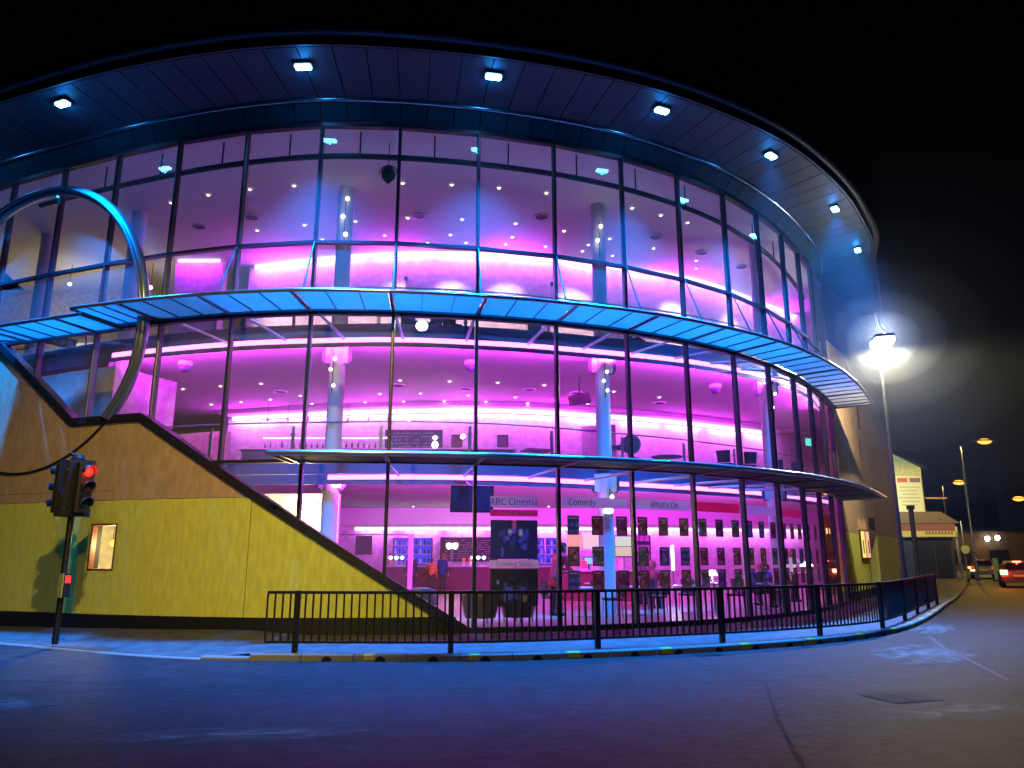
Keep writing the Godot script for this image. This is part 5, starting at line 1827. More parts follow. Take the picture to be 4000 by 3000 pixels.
	for e in [[6, "Comedy", "pale grey window banner reading Comedy", grey, ink], [7, "What's On", "pale grey window banner reading What's On", grey, ink], [8, "", "dark red window banner right of the What's On banner", wine, null], [9, "", "pale grey blank window banner between two red ones", grey, null], [10, "", "rightmost red window banner", rose, null]]:
		var q := bay(e[0], 0.5, -0.07, 2.86)
		var bn := thing("window_banner", e[2], "banner", q[0], q[1], "banners across the ground floor glass")
		var bq := QuadMesh.new()
		bq.size = Vector2(1.72, 0.24)
		obj("strip", bq, e[3], bn)
		if e[1] != "":
			words(bn, e[1], 0.14, Vector3(-0.35 if e[0] == 6 else 0.05, 0.0, 0.008), e[4])
	var cine := [["cinema_banner", "pale banner reading ARC Cinema inside the glass", "banner", 2.84, Vector2(1.12, 0.24), grey, "ARC Cinema", ink, 0.15], ["cinema_banner", "magenta strip reading Showing Now under the ARC Cinema banner", "banner", 2.59, Vector2(1.12, 0.15), rose, "Showing Now", mat(Color(0.6, 0.25, 0.4)), 0.1], ["film_poster", "upper dark blue film poster in the cinema window", "poster", 2.0, Vector2(1.1, 0.86), null, "", null, 0], ["cinema_banner", "pale strip reading Coming Soon between the two film posters", "banner", 1.46, Vector2(1.14, 0.17), film.call(Color(0.42, 0.48, 0.44)), "Coming Soon", mat(Color(0.2, 0.2, 0.25)), 0.1], ["film_poster", "lower black film poster in the cinema window", "poster", 0.95, Vector2(1.1, 0.8), null, "", null, 0]]
	for e in cine:
		var q := bay(5, 0.47, -0.07, e[3])
		var o := thing(e[0], e[1], e[2], q[0], q[1])
		if e[5]:
			var bq := QuadMesh.new()
			bq.size = e[4]
			obj("strip", bq, e[5], o)
			words(o, e[6], e[8], Vector3(0, 0, 0.008), e[7])
		else:
			var pm := mat(Color(0.8, 0.8, 0.85), 0.6)
			pm.albedo_texture = film_image(e[3] > 1.5)
			pm.backlight_enabled = true
			pm.backlight = Color(0.8, 0.8, 0.8)
			var bm := QuadMesh.new()
			bm.size = e[4]
			obj("sheet", bm, pm, o)

func film_image(upper: bool) -> ImageTexture:   # dark print with a few pale blurred shapes, no likeness of any real poster
	var im := Image.create(22, 17, false, Image.FORMAT_RGB8)
	im.fill(Color(0.06, 0.08, 0.22) if upper else Color(0.035, 0.035, 0.07))
	var r := RandomNumberGenerator.new()
	r.seed = 5 if upper else 6
	for i in 26:
		var x := r.randi_range(4, 17)
		im.fill_rect(Rect2i(x, r.randi_range(3, 12), r.randi_range(1, 2), r.randi_range(1, 4)), Color(0.12, 0.16, 0.34) * r.randf_range(0.5, 1.7) if upper else Color(0.1, 0.13, 0.2) * r.randf_range(0.3, 1.6))
	if upper:
		im.fill_rect(Rect2i(8, 4, 2, 2), Color(0.4, 0.47, 0.66))
		im.fill_rect(Rect2i(13, 4, 2, 3), Color(0.38, 0.46, 0.66))
		im.fill_rect(Rect2i(10, 0, 2, 4), Color(0.45, 0.2, 0.4))
	else:
		im.fill_rect(Rect2i(3, 5, 1, 2), Color(0.35, 0.42, 0.5))
		im.fill_rect(Rect2i(7, 8, 3, 6), Color(0.14, 0.22, 0.34))
		im.fill_rect(Rect2i(14, 12, 3, 3), Color(0.32, 0.3, 0.2))
	im.adjust_bcs(1.9, 1.0, 1.0)
	im.resize(220, 170, Image.INTERPOLATE_CUBIC)
	return ImageTexture.create_from_image(im)

# ---------------------------------------------------------------- the street
func traffic_light() -> void:
	var o := thing("traffic_light", "black traffic light pole with two heads, red lit, and a push button box", "traffic light", Vector3(-9.0, pave_h(Vector2(-9.0, -15.57), 0.7), -15.57))
	var st := mb()
	tube(st, [Vector3(0, 0, 0), Vector3(0, 3.62, 0)], 0.06, 14)
	obj("pole", st, M.rail, o)
	st = mb()
	lathe(st, [Vector2(0.09, 3.6), Vector2(0.13, 3.66), Vector2(0.1, 3.74), Vector2(0.001, 3.76)], Vector3.ZERO, 12)
	tube(st, [Vector3(0, 3.68, 0), Vector3(-0.18, 3.78, 0.02)], 0.03, 8)
	obj("pole_cap", st, M.rail, o)
	for s in [[1.05, 0.31, 0.0], [-1.75, 0.3, 0.0]]:
		var head := folder("signal_head", o)
		head.position = Vector3(0, 2.55, 0)
		head.rotation.y = s[0]
		st = mb()
		cbox(st, Vector3(0, 0.5, 0.3), Vector3(0.32, 1.0, 0.2), 0.04)
		obj("case", st, M.black, head)
		st = mb()
		cbox(st, Vector3(0, 0.5, 0.19), Vector3(0.52, 1.16, 0.02), 0.004)
		obj("backing_board", st, M.black, head)
		st = mb()
		box(st, Vector3(0, 0.9, 0.1), Vector3(0.06, 0.05, 0.2))
		box(st, Vector3(0, 0.1, 0.1), Vector3(0.06, 0.05, 0.2))
		obj("bracket", st, M.steel, head)
		for i in 3:
			var c := Vector3(0, 0.83 - i * 0.33, 0.4)
			st = mb()
			ball(st, c + Vector3(0, 0, 0.005), Vector3(0.105, 0.105, 0.035), 16)
			var on: bool = i == 0 and s[0] > 0
			obj("signal_lens", st, M.red_lamp if on else mat([Color(0.04, 0.004, 0.004), Color(0.04, 0.02, 0.003), Color(0.003, 0.03, 0.015)][i], 0.2), head)
			st = mb()
			st.set_smooth_group(1)
			for k in 12:
				var v := func(q: int, r: float, z: float) -> Vector3:
					var a := lerpf(-0.35, PI + 0.35, q / 12.0)
					return c + Vector3(cos(a) * r, sin(a) * r, z)
				var z0 := 0.2 - 0.1 * absf(k - 5.5) / 5.5
				face(st, v.call(k, 0.125, 0), v.call(k, 0.125, z0), v.call(k + 1, 0.125, z0), v.call(k + 1, 0.125, 0))
				face(st, v.call(k + 1, 0.117, 0), v.call(k + 1, 0.117, z0), v.call(k, 0.117, z0), v.call(k, 0.117, 0))
				face(st, v.call(k, 0.117, z0), v.call(k + 1, 0.117, z0), v.call(k + 1, 0.125, z0), v.call(k, 0.125, z0))
			st.set_smooth_group(-1)
			obj("visor", st, M.black, head)
			if on:
				omni(head, c + Vector3(0, 0, 0.1), Color(1, 0.03, 0.02), 0.25, 0.08, 4)
	var bx := folder("push_button_box", o)
	bx.position = Vector3(0, 0.9, 0)
	bx.rotation.y = 1.0
	st = mb()
	cbox(st, Vector3(0, 0.22, 0.12), Vector3(0.17, 0.46, 0.12), 0.02)
	obj("case", st, M.black, bx)
	st = mb()
	box(st, Vector3(-0.095, 0.22, 0.12), Vector3(0.02, 0.46, 0.15))
	obj("yellow_side", st, M.yellow_paint, bx)
	st = mb()
	box(st, Vector3(0, 0.34, 0.185), Vector3(0.1, 0.14, 0.012))
	obj("lit_red_panel", st, M.red_lamp, bx)

func lamp_post(label: String, at: Vector3, height: float, arm: Vector3, c: Color, e: float, glowing: Material, size: float, m: Material, group := "") -> Node3D:
	var o := thing("street_lamp", label, "street lamp", at, 0, group)
	var st := mb()
	tube(st, [Vector3.ZERO, Vector3(0, 1.2, 0), Vector3(0, 1.3, 0), Vector3(0, height, 0)], [0.1, 0.1, 0.075, 0.05], 12)
	obj("column", st, m, o)
	var tip := Vector3(0, height, 0) + arm
	if arm.length() > 0.1:
		st = mb()
		tube(st, [Vector3(0, height - 0.1, 0), Vector3(0, height, 0) + arm * 0.4 + Vector3.UP * 0.12, tip], 0.04, 8)
		obj("arm", st, m, o)
	var dir := Vector3(arm.x, 0, arm.z).normalized() if arm.length() > 0.1 else Vector3.RIGHT
	var b := Basis(dir, Vector3.UP, dir.cross(Vector3.UP))
	st = mb()
	cbox(st, tip + dir * size * 0.4 + Vector3.UP * 0.06, Vector3(size * 1.2, 0.1, size * 0.5), 0.05, b)
	obj("housing", st, m, o)
	st = mb()
	ball(st, tip + dir * size * 0.45, Vector3(size * 0.5, size * 0.2, size * 0.24) if absf(dir.x) > 0.7 else Vector3(size * 0.24, size * 0.2, size * 0.5), 14)
	obj("lamp_bowl", st, glowing, o)
	spot(o, tip + dir * size * 0.45 + Vector3.DOWN * (size * 0.2 + 0.06), tip + dir * size * 0.45 + Vector3(0.1, -8, -0.3), c, e, 88.0, 0.15, 0.12, 60)
	return o

func street() -> void:
	traffic_light()
	lamp_post("tall lamp post with a dazzling white lamp beside the end wall of the theatre", Vector3(13.25, 0, -26.2), 8.9, Vector3(-0.1, 0.05, 0.3), Color(1.0, 0.84, 0.52), 90.0, M.white_lamp, 1.3, M.rail)
	var lamp: Node3D = get_node("street_lamp")
	omni(lamp, Vector3(-0.25, 9.25, 0.85), Color(1.0, 0.95, 0.85), 6.0, 0.1, 30)
	var fogs := [[22.0, 0.0007], [15.0, 0.001], [10.0, 0.0016], [6.5, 0.004], [4.0, 0.012], [2.4, 0.035]]
	for e in fogs:   # added fog shells imitating lens glare round the white lamp
		var lamp_glare := FogVolume.new()
		lamp_glare.shape = RenderingServer.FOG_VOLUME_SHAPE_ELLIPSOID
		lamp_glare.size = Vector3(e[0], e[0] * 0.8, e[0])
		var fm := FogMaterial.new()
		fm.albedo = Color(0.9, 0.95, 1.0)
		fm.density = e[1]
		lamp_glare.material = fm
		lamp_glare.position = Vector3(13.0, 9.05, -25.35)
		put(self, lamp_glare, "lamp_glare")
		lamp_glare.set_meta("kind", "stuff")
	# street floodlight that lights the yellow wall; its column stands to the left, outside the picture
	var fl := thing("street_floodlight", "sodium street floodlight on a tall column at the left, lighting the yellow wall", "floodlight", Vector3(-7.5, -0.1, -3.2))
	var st := mb()
	tube(st, [Vector3.ZERO, Vector3(0, 10.2, 0)], [0.11, 0.06], 12)
	tube(st, [Vector3(0, 10.1, 0), Vector3(2.0, 10.5, -1.2), Vector3(4.0, 10.6, -2.3)], 0.04, 8)
	obj("column", st, M.steel, fl)
	st = mb()
	box(st, Vector3(4.1, 10.6, -2.35), Vector3(0.6, 0.16, 0.4))
	obj("housing", st, M.dark_metal, fl)
	st = mb()
	box(st, Vector3(4.1, 10.5, -2.4), Vector3(0.5, 0.05, 0.32))
	obj("lamp_glass", st, M.sodium, fl)
	spot(fl, Vector3(4.1, 10.42, -2.5), Vector3(0.9, 2.9, -14.2), Color(1.0, 0.75, 0.22), 135.0, 31, 0.6, 0.14, 60)
	var f2 := thing("street_floodlight", "second sodium street floodlight on a column behind the viewer", "floodlight", Vector3(1.5, -0.1, 6.0))
	st = mb()
	tube(st, [Vector3.ZERO, Vector3(0, 9.0, 0)], [0.11, 0.06], 12)
	obj("column", st, M.steel, f2)
	st = mb()
	box(st, Vector3(0, 9.05, -0.2), Vector3(0.6, 0.16, 0.4))
	obj("housing", st, M.dark_metal, f2)
	st = mb()
	box(st, Vector3(0, 8.95, -0.25), Vector3(0.5, 0.05, 0.32))
	obj("lamp_glass", st, M.sodium, f2)
	spot(f2, Vector3(0, 8.88, -0.3), Vector3(-9.5, 2.4, -24.0), Color(1.0, 0.7, 0.25), 130.0, 14, 0.7, 0.14, 60)
	spot(f2, Vector3(0, 8.88, -0.4), Vector3(-1.5, 0.0, -19.8), Color(1.0, 0.72, 0.3), 45.0, 24, 1.0, 0.14, 60)
	# house with a painted gable and a shop front
	var h := thing("gabled_house", "pale gabled house with a notice on its wall and a shop below", "house", Vector3(27, 0, -60))
	var pale := grained(Color(0.55, 0.6, 0.36), 0.85, noise_tex(41, 0.02, 0.8, 1.0, 4), 0.3)
	st = mb()
	prism(st, PackedVector2Array([Vector2(-5.7, 0), Vector2(5.6, 0), Vector2(5.6, 8.5), Vector2(0, 11.4), Vector2(-5.7, 8.5)]), Vector3(0, 0, -9), Vector3.RIGHT, Vector3.UP, Vector3(0, 0, 9))
	obj("wall", st, pale, h)
	st = mb()
	for s in [-1, 1]:
		bar(st, Vector3(0, 11.5, -4.4), Vector3(s * 5.9, 8.45, -4.4), 9.4, 0.16, Vector3(s * 0.45, 0.9, 0))
	obj("roof", st, M.plinth, h)
	st = mb()
	box(st, Vector3(4.5, 6.35, 0.03), Vector3(2.0, 3.0, 0.06))
	obj("notice", st, mat(Color(0.62, 0.66, 0.55)), h)
	st = mb()
	box(st, Vector3(4.0, 7.5, 0.065), Vector3(0.8, 0.35, 0.01))
	obj("print", st, mat(Color(0.5, 0.12, 0.14)), h)
	st = mb()
	box(st, Vector3(5.0, 7.5, 0.065), Vector3(0.85, 0.35, 0.01))
	obj("print", st, mat(Color(0.15, 0.13, 0.2)), h)
	for i in 6:
		st = mb()
		box(st, Vector3(4.5 - 0.1 * (i % 2), 6.95 - i * 0.28, 0.065), Vector3(1.6 - 0.2 * (i % 3), 0.07, 0.01))
		obj("print_line", st, mat(Color(0.3, 0.36, 0.33)), h)
	st = mb()
	prism(st, PackedVector2Array([Vector2(-5.7, 4.9), Vector2(5.5, 4.9), Vector2(6.9, 4.05), Vector2(-5.7, 4.05)]), Vector3(0, 0, 0.05), Vector3.RIGHT, Vector3.UP, Vector3(0, 0, 2.2))
	obj("shop_roof", st, mat(Color(0.16, 0.13, 0.12)), h)
	st = mb()
	box(st, Vector3(0.3, 1.5, 1.0), Vector3(12.0, 3.0, 1.9))
	obj("shop_wall", st, mat(Color(0.03, 0.045, 0.09)), h)
	st = mb()
	box(st, Vector3(4.4, 3.75, 2.05), Vector3(4.3, 0.55, 0.12))
	obj("shop_sign", st, glow(Color(1, 0.3, 0.14), 0.22), h)
	st = mb()
	box(st, Vector3(4.4, 3.3, 2.05), Vector3(4.3, 0.34, 0.12))
	obj("sign_strip", st, mat(Color(0.55, 0.55, 0.25)), h)
	st = mb()
	for i in 9:
		box(st, Vector3(4.3 + i * 0.24, 3.33, 2.12), Vector3(0.13, 0.2, 0.02))
	obj("lettering", st, mat(Color(0.2, 0.12, 0.06)), h)
	st = mb()
	box(st, Vector3(4.4, 3.09, 2.1), Vector3(4.4, 0.08, 0.3))
	obj("sign_sill", st, mat(Color(0.6, 0.62, 0.4)), h)
	st = mb()
	box(st, Vector3(6.6, 1.9, 2.05), Vector3(0.14, 3.8, 0.14))
	obj("shop_post", st, M.white_plastic, h)
	for i in 3:
		st = mb()
		box(st, Vector3(3.0 + i * 1.25, 1.4, 1.98), Vector3(1.1, 2.6, 0.06))
		obj("shutter", st, mat([Color(0.05, 0.09, 0.3), Color(0.02, 0.03, 0.07), Color(0.02, 0.025, 0.05)][i], 0.4), h)
	st = mb()
	box(st, Vector3(6.6, 6.1, -0.3), Vector3(1.7, 0.12, 0.5))
	obj("side_sign", st, mat(Color(0.5, 0.3, 0.2)), h)
	var hl := thing("gable_lamp", "shop lamp on a bracket that lights the pale gable", "lamp", Vector3(23.5, 4.6, -55.5))
	st = mb()
	tube(st, [Vector3(0, -4.6, 0), Vector3(0, 0, 0)], 0.05, 8)
	obj("post", st, M.rail, hl)
	st = mb()
	box(st, Vector3(0, 0.1, 0), Vector3(0.4, 0.2, 0.3))
	obj("lamp", st, M.warm_dim, hl)
	spot(hl, Vector3(0.1, 0.25, -0.2), Vector3(7.5, 2.6, -4.5), Color(0.95, 1.0, 0.62), 125.0, 40, 1.0, 0.1, 30)
	# dark post near the end of the rail
	var ps := thing("dark_post", "slim black post standing beyond the end of the guard rail", "post", Vector3(15.72, 0, -30.0))
	st = mb()
	tube(st, [Vector3.ZERO, Vector3(0, 3.55, 0)], 0.09, 12)
	obj("shaft", st, M.rail, ps)
	st = mb()
	box(st, Vector3(0, 3.5, 0), Vector3(0.22, 0.16, 0.22))
	obj("cap", st, M.rail, ps)
	# sodium lamps along the street
	lamp_post("nearest amber street lamp over the road, highest at the right", Vector3(31.2, 0, -52), 9.1, Vector3(1.2, 0.3, 0.1), SODIUM, 70.0, M.sodium, 1.0, M.steel, "amber street lamps down the road")
	lamp_post("second amber street lamp down the road, left of the nearest", Vector3(45.5, 0, -80), 8.9, Vector3(1.2, 0.3, 0.1), SODIUM, 70.0, M.sodium, 1.25, M.steel, "amber street lamps down the road")
	lamp_post("amber street lamp cut by the right edge of the picture", Vector3(65.2, 0, -95), 8.3, Vector3(-1.2, 0.3, 0.1), SODIUM, 70.0, M.sodium, 1.5, M.steel, "amber street lamps down the road")
	# small posts on the far pavement
	var sp := thing("sign_post", "thin post with a small round pale sign on the far pavement", "sign post", Vector3(33.5, 0, -57))
	st = mb()
	tube(st, [Vector3.ZERO, Vector3(0, 4.2, 0)], 0.06, 8)
	obj("post", st, M.steel, sp)
	st = mb()
	prism(st, circle(0.32, 18), Vector3(0, 2.1, 0.08), Vector3.RIGHT, Vector3.UP, Vector3(0, 0, 0.03))
	obj("round_sign", st, mat(Color(0.4, 0.5, 0.35)), sp)
	var bo := thing("bollard", "pale green traffic bollard at the kerb down the road", "bollard", Vector3(31.9, 0, -51.0))
	st = mb()
	cbox(st, Vector3(0, 0.75, 0), Vector3(0.3, 1.5, 0.2), 0.05)
	obj("shell", st, glow(Color(0.5, 0.7, 0.2), 0.12), bo)
	st = mb()
	box(st, Vector3(0, 0.06, 0), Vector3(0.42, 0.12, 0.32))
	obj("base", st, M.black, bo)
	car("hatchback car with three bright red brake lights driving away at the right", Vector3(29.6, ROAD_Y, -45.5), -0.52, true)
	car("second car further down the road with small dim lamps", Vector3(38.6, ROAD_Y, -63.5), -0.5, false)
	# low building with two floodlights far down the road
	var fb := thing("low_building", "low distant building with two white floodlights on its lit front", "building", Vector3(53, 0, -88))
	st = mb()
	box(st, Vector3(0, 2.2, -3), Vector3(26, 4.4, 6))
	obj("wall", st, mat(Color(0.12, 0.075, 0.04)), fb)
	st = mb()
	box(st, Vector3(0, 4.6, -2.9), Vector3(26.6, 0.4, 6.6))
	obj("roof", st, M.plinth, fb)
	for i in 5:
		st = mb()
		box(st, Vector3(-10 + i * 4.2, 1.5, 0.02), Vector3(2.2, 1.6, 0.06))
		obj("window", st, M.black, fb)
	for i in 2:
		var w := thing("wall_floodlight", ["left white floodlight on the low distant building", "right white floodlight on the low distant building"][i], "floodlight", Vector3(54.3 + i * 1.15, 3.55 + 0.1 * i, -87.7), 0, "floodlights on the distant building")
		st = mb()
		box(st, Vector3(0, 0, -0.12), Vector3(0.5, 0.4, 0.2))
		obj("housing", st, M.black, w)
		st = mb()
		ball(st, Vector3(0, 0, 0.02), Vector3(0.3, 0.26, 0.1), 12)
		obj("lens", st, M.white_lamp, w)
		spot(w, Vector3(0, 0, 0.2), Vector3(-4, -3, 1.6), Color(1, 0.6, 0.25), 3.0, 70, 1.0, 0.1, 30)
	var tb := thing("tower_block", "dark tower block with a few tiny lit windows far behind the lamps", "building", Vector3(110, 0, -200))
	st = mb()
	box(st, Vector3(0, 14, 0), Vector3(26, 28, 14))
	obj("wall", st, mat(Color(0.05, 0.045, 0.04)), tb)
	for i in 7:
		for j in 5:
			st = mb()
			box(st, Vector3(-10.5 + i * 3.5, 4 + j * 4.8, 7.02), Vector3(1.8, 1.6, 0.08))
			obj("window", st, glow(Color(1, 0.5, 0.25), 0.9) if (i * 5 + j * 3) % 13 == 4 else M.black, tb)
	# warehouse along the right side of the far road
	var wh := thing("terrace", "dark row of buildings along the far side of the road", "building", Vector3(33, 0, -74), -0.1)
	st = mb()
	box(st, Vector3(0, 3, -4), Vector3(14, 6, 8))
	obj("wall", st, mat(Color(0.1, 0.07, 0.05)), wh)
	st = mb()
	prism(st, PackedVector2Array([Vector2(-8.4, 6), Vector2(0.2, 6), Vector2(-4, 8.6)]), Vector3(-7.2, 0, 0), Vector3(0, 0, 1), Vector3.UP, Vector3(14.4, 0, 0))
	obj("roof", st, M.plinth, wh)
	for i in 4:
		st = mb()
		box(st, Vector3(-5 + i * 3.4, 1.7, 0.03), Vector3(1.4, 1.8, 0.06))
		obj("window", st, M.black, wh)

func car(label: String, at: Vector3, turn: float, braking: bool) -> void:
	var o := thing("car", label, "car", at, turn, "")
	var paint := mat(Color(0.07, 0.012, 0.012) if braking else Color(0.08, 0.08, 0.09), 0.3)
	paint.clearcoat_enabled = true
	var st := mb()
	# side outline, front to the left (the car points along -z)
	var side := PackedVector2Array([Vector2(-2.05, 0.3), Vector2(-2.05, 0.62), Vector2(-1.9, 0.8), Vector2(-1.0, 0.95), Vector2(1.72, 0.98), Vector2(1.98, 0.92), Vector2(2.02, 0.6), Vector2(2.0, 0.3), Vector2(1.66, 0.28), Vector2(1.6, 0.5), Vector2(1.3, 0.62), Vector2(1.0, 0.5), Vector2(0.94, 0.28), Vector2(-0.94, 0.28), Vector2(-1.0, 0.5), Vector2(-1.3, 0.62), Vector2(-1.6, 0.5), Vector2(-1.66, 0.28)])
	prism(st, side, Vector3(-0.86, 0, 0), Vector3(0, 0, 1), Vector3.UP, Vector3(1.72, 0, 0))
	obj("body", st, paint, o)
	st = mb()
	var rings := []
	for e in [[0.96, 0.82, -1.0, 1.86], [1.3, 0.68, -0.35, 1.6], [1.47, 0.58, 0.0, 1.35]]:
		rings.append([Vector3(-e[1], e[0], e[2]), Vector3(e[1], e[0], e[2]), Vector3(e[1], e[0], e[3]), Vector3(-e[1], e[0], e[3])])
	for i in 2:
		for k in 4:
			face(st, rings[i][(k + 1) % 4], rings[i][k], rings[i + 1][k], rings[i + 1][(k + 1) % 4])
	face(st, rings[2][3], rings[2][2], rings[2][1], rings[2][0])
	obj("cabin", st, paint, o)
	st = mb()
	face(st, Vector3(-0.62, 1.02, 1.845), Vector3(0.62, 1.02, 1.845), Vector3(0.52, 1.38, 1.54), Vector3(-0.52, 1.38, 1.54))
	obj("rear_window", st, mat(Color(0.01, 0.01, 0.01), 0.08), o)
	for s in [-1, 1]:
		st = mb()
		face(st, Vector3(s * 0.8, 1.02, -0.75), Vector3(s * 0.8, 1.02, 1.5), Vector3(s * 0.64, 1.4, 1.25), Vector3(s * 0.64, 1.4, -0.1))
		obj("side_window", st, mat(Color(0.01, 0.01, 0.01), 0.08), o)
		for z in [-1.3, 1.3]:
			st = mb()
			tube(st, [Vector3(s * 0.66, 0.32, z), Vector3(s * 0.88, 0.32, z)], 0.32, 18)
			obj("wheel", st, M.black, o)
		st = mb()
		cbox(st, Vector3(s * 0.7, 0.84, 1.98), Vector3(0.36, 0.26, 0.09), 0.03)
		obj("tail_light", st, glow(Color(1, 0.2, 0.1) if braking else Color(1, 0.06, 0.02), 9.0 if braking else 0.7), o)
		if braking:
			omni(o, Vector3(s * 0.7, 0.84, 2.2), Color(1, 0.06, 0.02), 1.0, 0.1, 20)
	st = mb()
	cbox(st, Vector3(0, 1.43, 1.42), Vector3(0.42, 0.07, 0.06), 0.02)
	obj("high_brake_light", st, glow(Color(1, 0.2, 0.1) if braking else Color(1, 0.06, 0.02), 9.0 if braking else 0.5), o)
	if braking:
		omni(o, Vector3(0, 1.45, 1.6), Color(1, 0.06, 0.02), 0.5, 0.05, 20)
	st = mb()
	box(st, Vector3(0, 0.66, 2.025), Vector3(0.52, 0.12, 0.02))
	obj("number_plate", st, mat(Color(0.6, 0.5, 0.08)), o)
	st = mb()
	cbox(st, Vector3(0, 0.42, 2.0), Vector3(1.66, 0.22, 0.12), 0.03)
	obj("bumper", st, paint, o)
	if not braking:
		st = mb()
		cbox(st, Vector3(-0.72, 0.62, 2.03), Vector3(0.5, 0.14, 0.04), 0.01)
		obj("reversing_light", st, glow(Color(0.8, 1, 0.7), 1.6), o)
		st = mb()
		cbox(st, Vector3(-0.98, 0.84, 1.95), Vector3(0.24, 0.16, 0.08), 0.01)
		obj("indicator_light", st, M.amber, o)

# ---------------------------------------------------------------- people
func flesh(st: SurfaceTool, bones: Array, cell: float, k: float) -> void:   # one continuous skin round tapered capsules [a, b, ra, rb], by surface nets
	var lo := Vector3.ONE * 1e6
	var hi := -lo
	for b in bones:
		var r: float = maxf(b[2], b[3]) + 0.05
		lo = lo.min((b[0] as Vector3) - Vector3.ONE * r).min((b[1] as Vector3) - Vector3.ONE * r)
		hi = hi.max((b[0] as Vector3) + Vector3.ONE * r).max((b[1] as Vector3) + Vector3.ONE * r)
	var nx := int((hi.x - lo.x) / cell) + 3
	var ny := int((hi.y - lo.y) / cell) + 3
	var nz := int((hi.z - lo.z) / cell) + 3
	var d := PackedFloat32Array()
	d.resize(nx * ny * nz)
	d.fill(1.0)
	for b in bones:
		var a: Vector3 = b[0]
		var ab: Vector3 = b[1] - b[0]
		var l2 := maxf(ab.length_squared(), 1e-9)
		var r: float = maxf(b[2], b[3]) + 0.06
		var p0 := ((a.min(b[1]) - Vector3.ONE * r - lo) / cell).floor().max(Vector3.ZERO)
		var p1 := ((a.max(b[1]) + Vector3.ONE * r - lo) / cell).ceil().min(Vector3(nx - 1, ny - 1, nz - 1))
		for z in range(int(p0.z), int(p1.z) + 1):
			for y in range(int(p0.y), int(p1.y) + 1):
				for x in range(int(p0.x), int(p1.x) + 1):
					var p := lo + Vector3(x, y, z) * cell - a
					var t := clampf(p.dot(ab) / l2, 0.0, 1.0)
					var v := (p - ab * t).length() - lerpf(b[2], b[3], t)
					var i := (z * ny + y) * nx + x
					var h := clampf(0.5 + 0.5 * (d[i] - v) / k, 0.0, 1.0)
					d[i] = lerpf(d[i], v, h) - k * h * (1.0 - h)
	var vert := {}
	st.set_smooth_group(1)
	var at := func(x: int, y: int, z: int) -> Vector3:
		var key := (z * ny + y) * nx + x
		if not vert.has(key):
			var sum := Vector3.ZERO
			var n := 0
			for e in [[0, 1], [0, 2], [0, 4], [1, 3], [1, 5], [2, 3], [2, 6], [3, 7], [4, 5], [4, 6], [5, 7], [6, 7]]:
				var q0: int = e[0]
				var q1: int = e[1]
				var v0 := d[((z + (q0 >> 2)) * ny + y + ((q0 >> 1) & 1)) * nx + x + (q0 & 1)]
				var v1 := d[((z + (q1 >> 2)) * ny + y + ((q1 >> 1) & 1)) * nx + x + (q1 & 1)]
				if (v0 < 0) != (v1 < 0):
					var f := v0 / (v0 - v1)
					sum += Vector3(q0 & 1, (q0 >> 1) & 1, q0 >> 2).lerp(Vector3(q1 & 1, (q1 >> 1) & 1, q1 >> 2), f)
					n += 1
			vert[key] = lo + (Vector3(x, y, z) + sum / maxi(n, 1)) * cell
		return vert[key]
	for z in range(1, nz - 1):
		for y in range(1, ny - 1):
			for x in range(1, nx - 1):
				var i := (z * ny + y) * nx + x
				var inside := d[i] < 0
				if (d[i + 1] < 0) != inside:
					var q := [at.call(x, y - 1, z - 1), at.call(x, y, z - 1), at.call(x, y, z), at.call(x, y - 1, z)]
					if not inside:
						q.reverse()
					face(st, q[0], q[1], q[2], q[3])
				if (d[i + nx] < 0) != inside:
					var q := [at.call(x - 1, y, z - 1), at.call(x - 1, y, z), at.call(x, y, z), at.call(x, y, z - 1)]
					if not inside:
						q.reverse()
					face(st, q[0], q[1], q[2], q[3])
				if (d[i + nx * ny] < 0) != inside:
					var q := [at.call(x - 1, y - 1, z), at.call(x, y - 1, z), at.call(x, y, z), at.call(x - 1, y, z)]
					if not inside:
						q.reverse()
					face(st, q[0], q[1], q[2], q[3])
	st.set_smooth_group(-1)

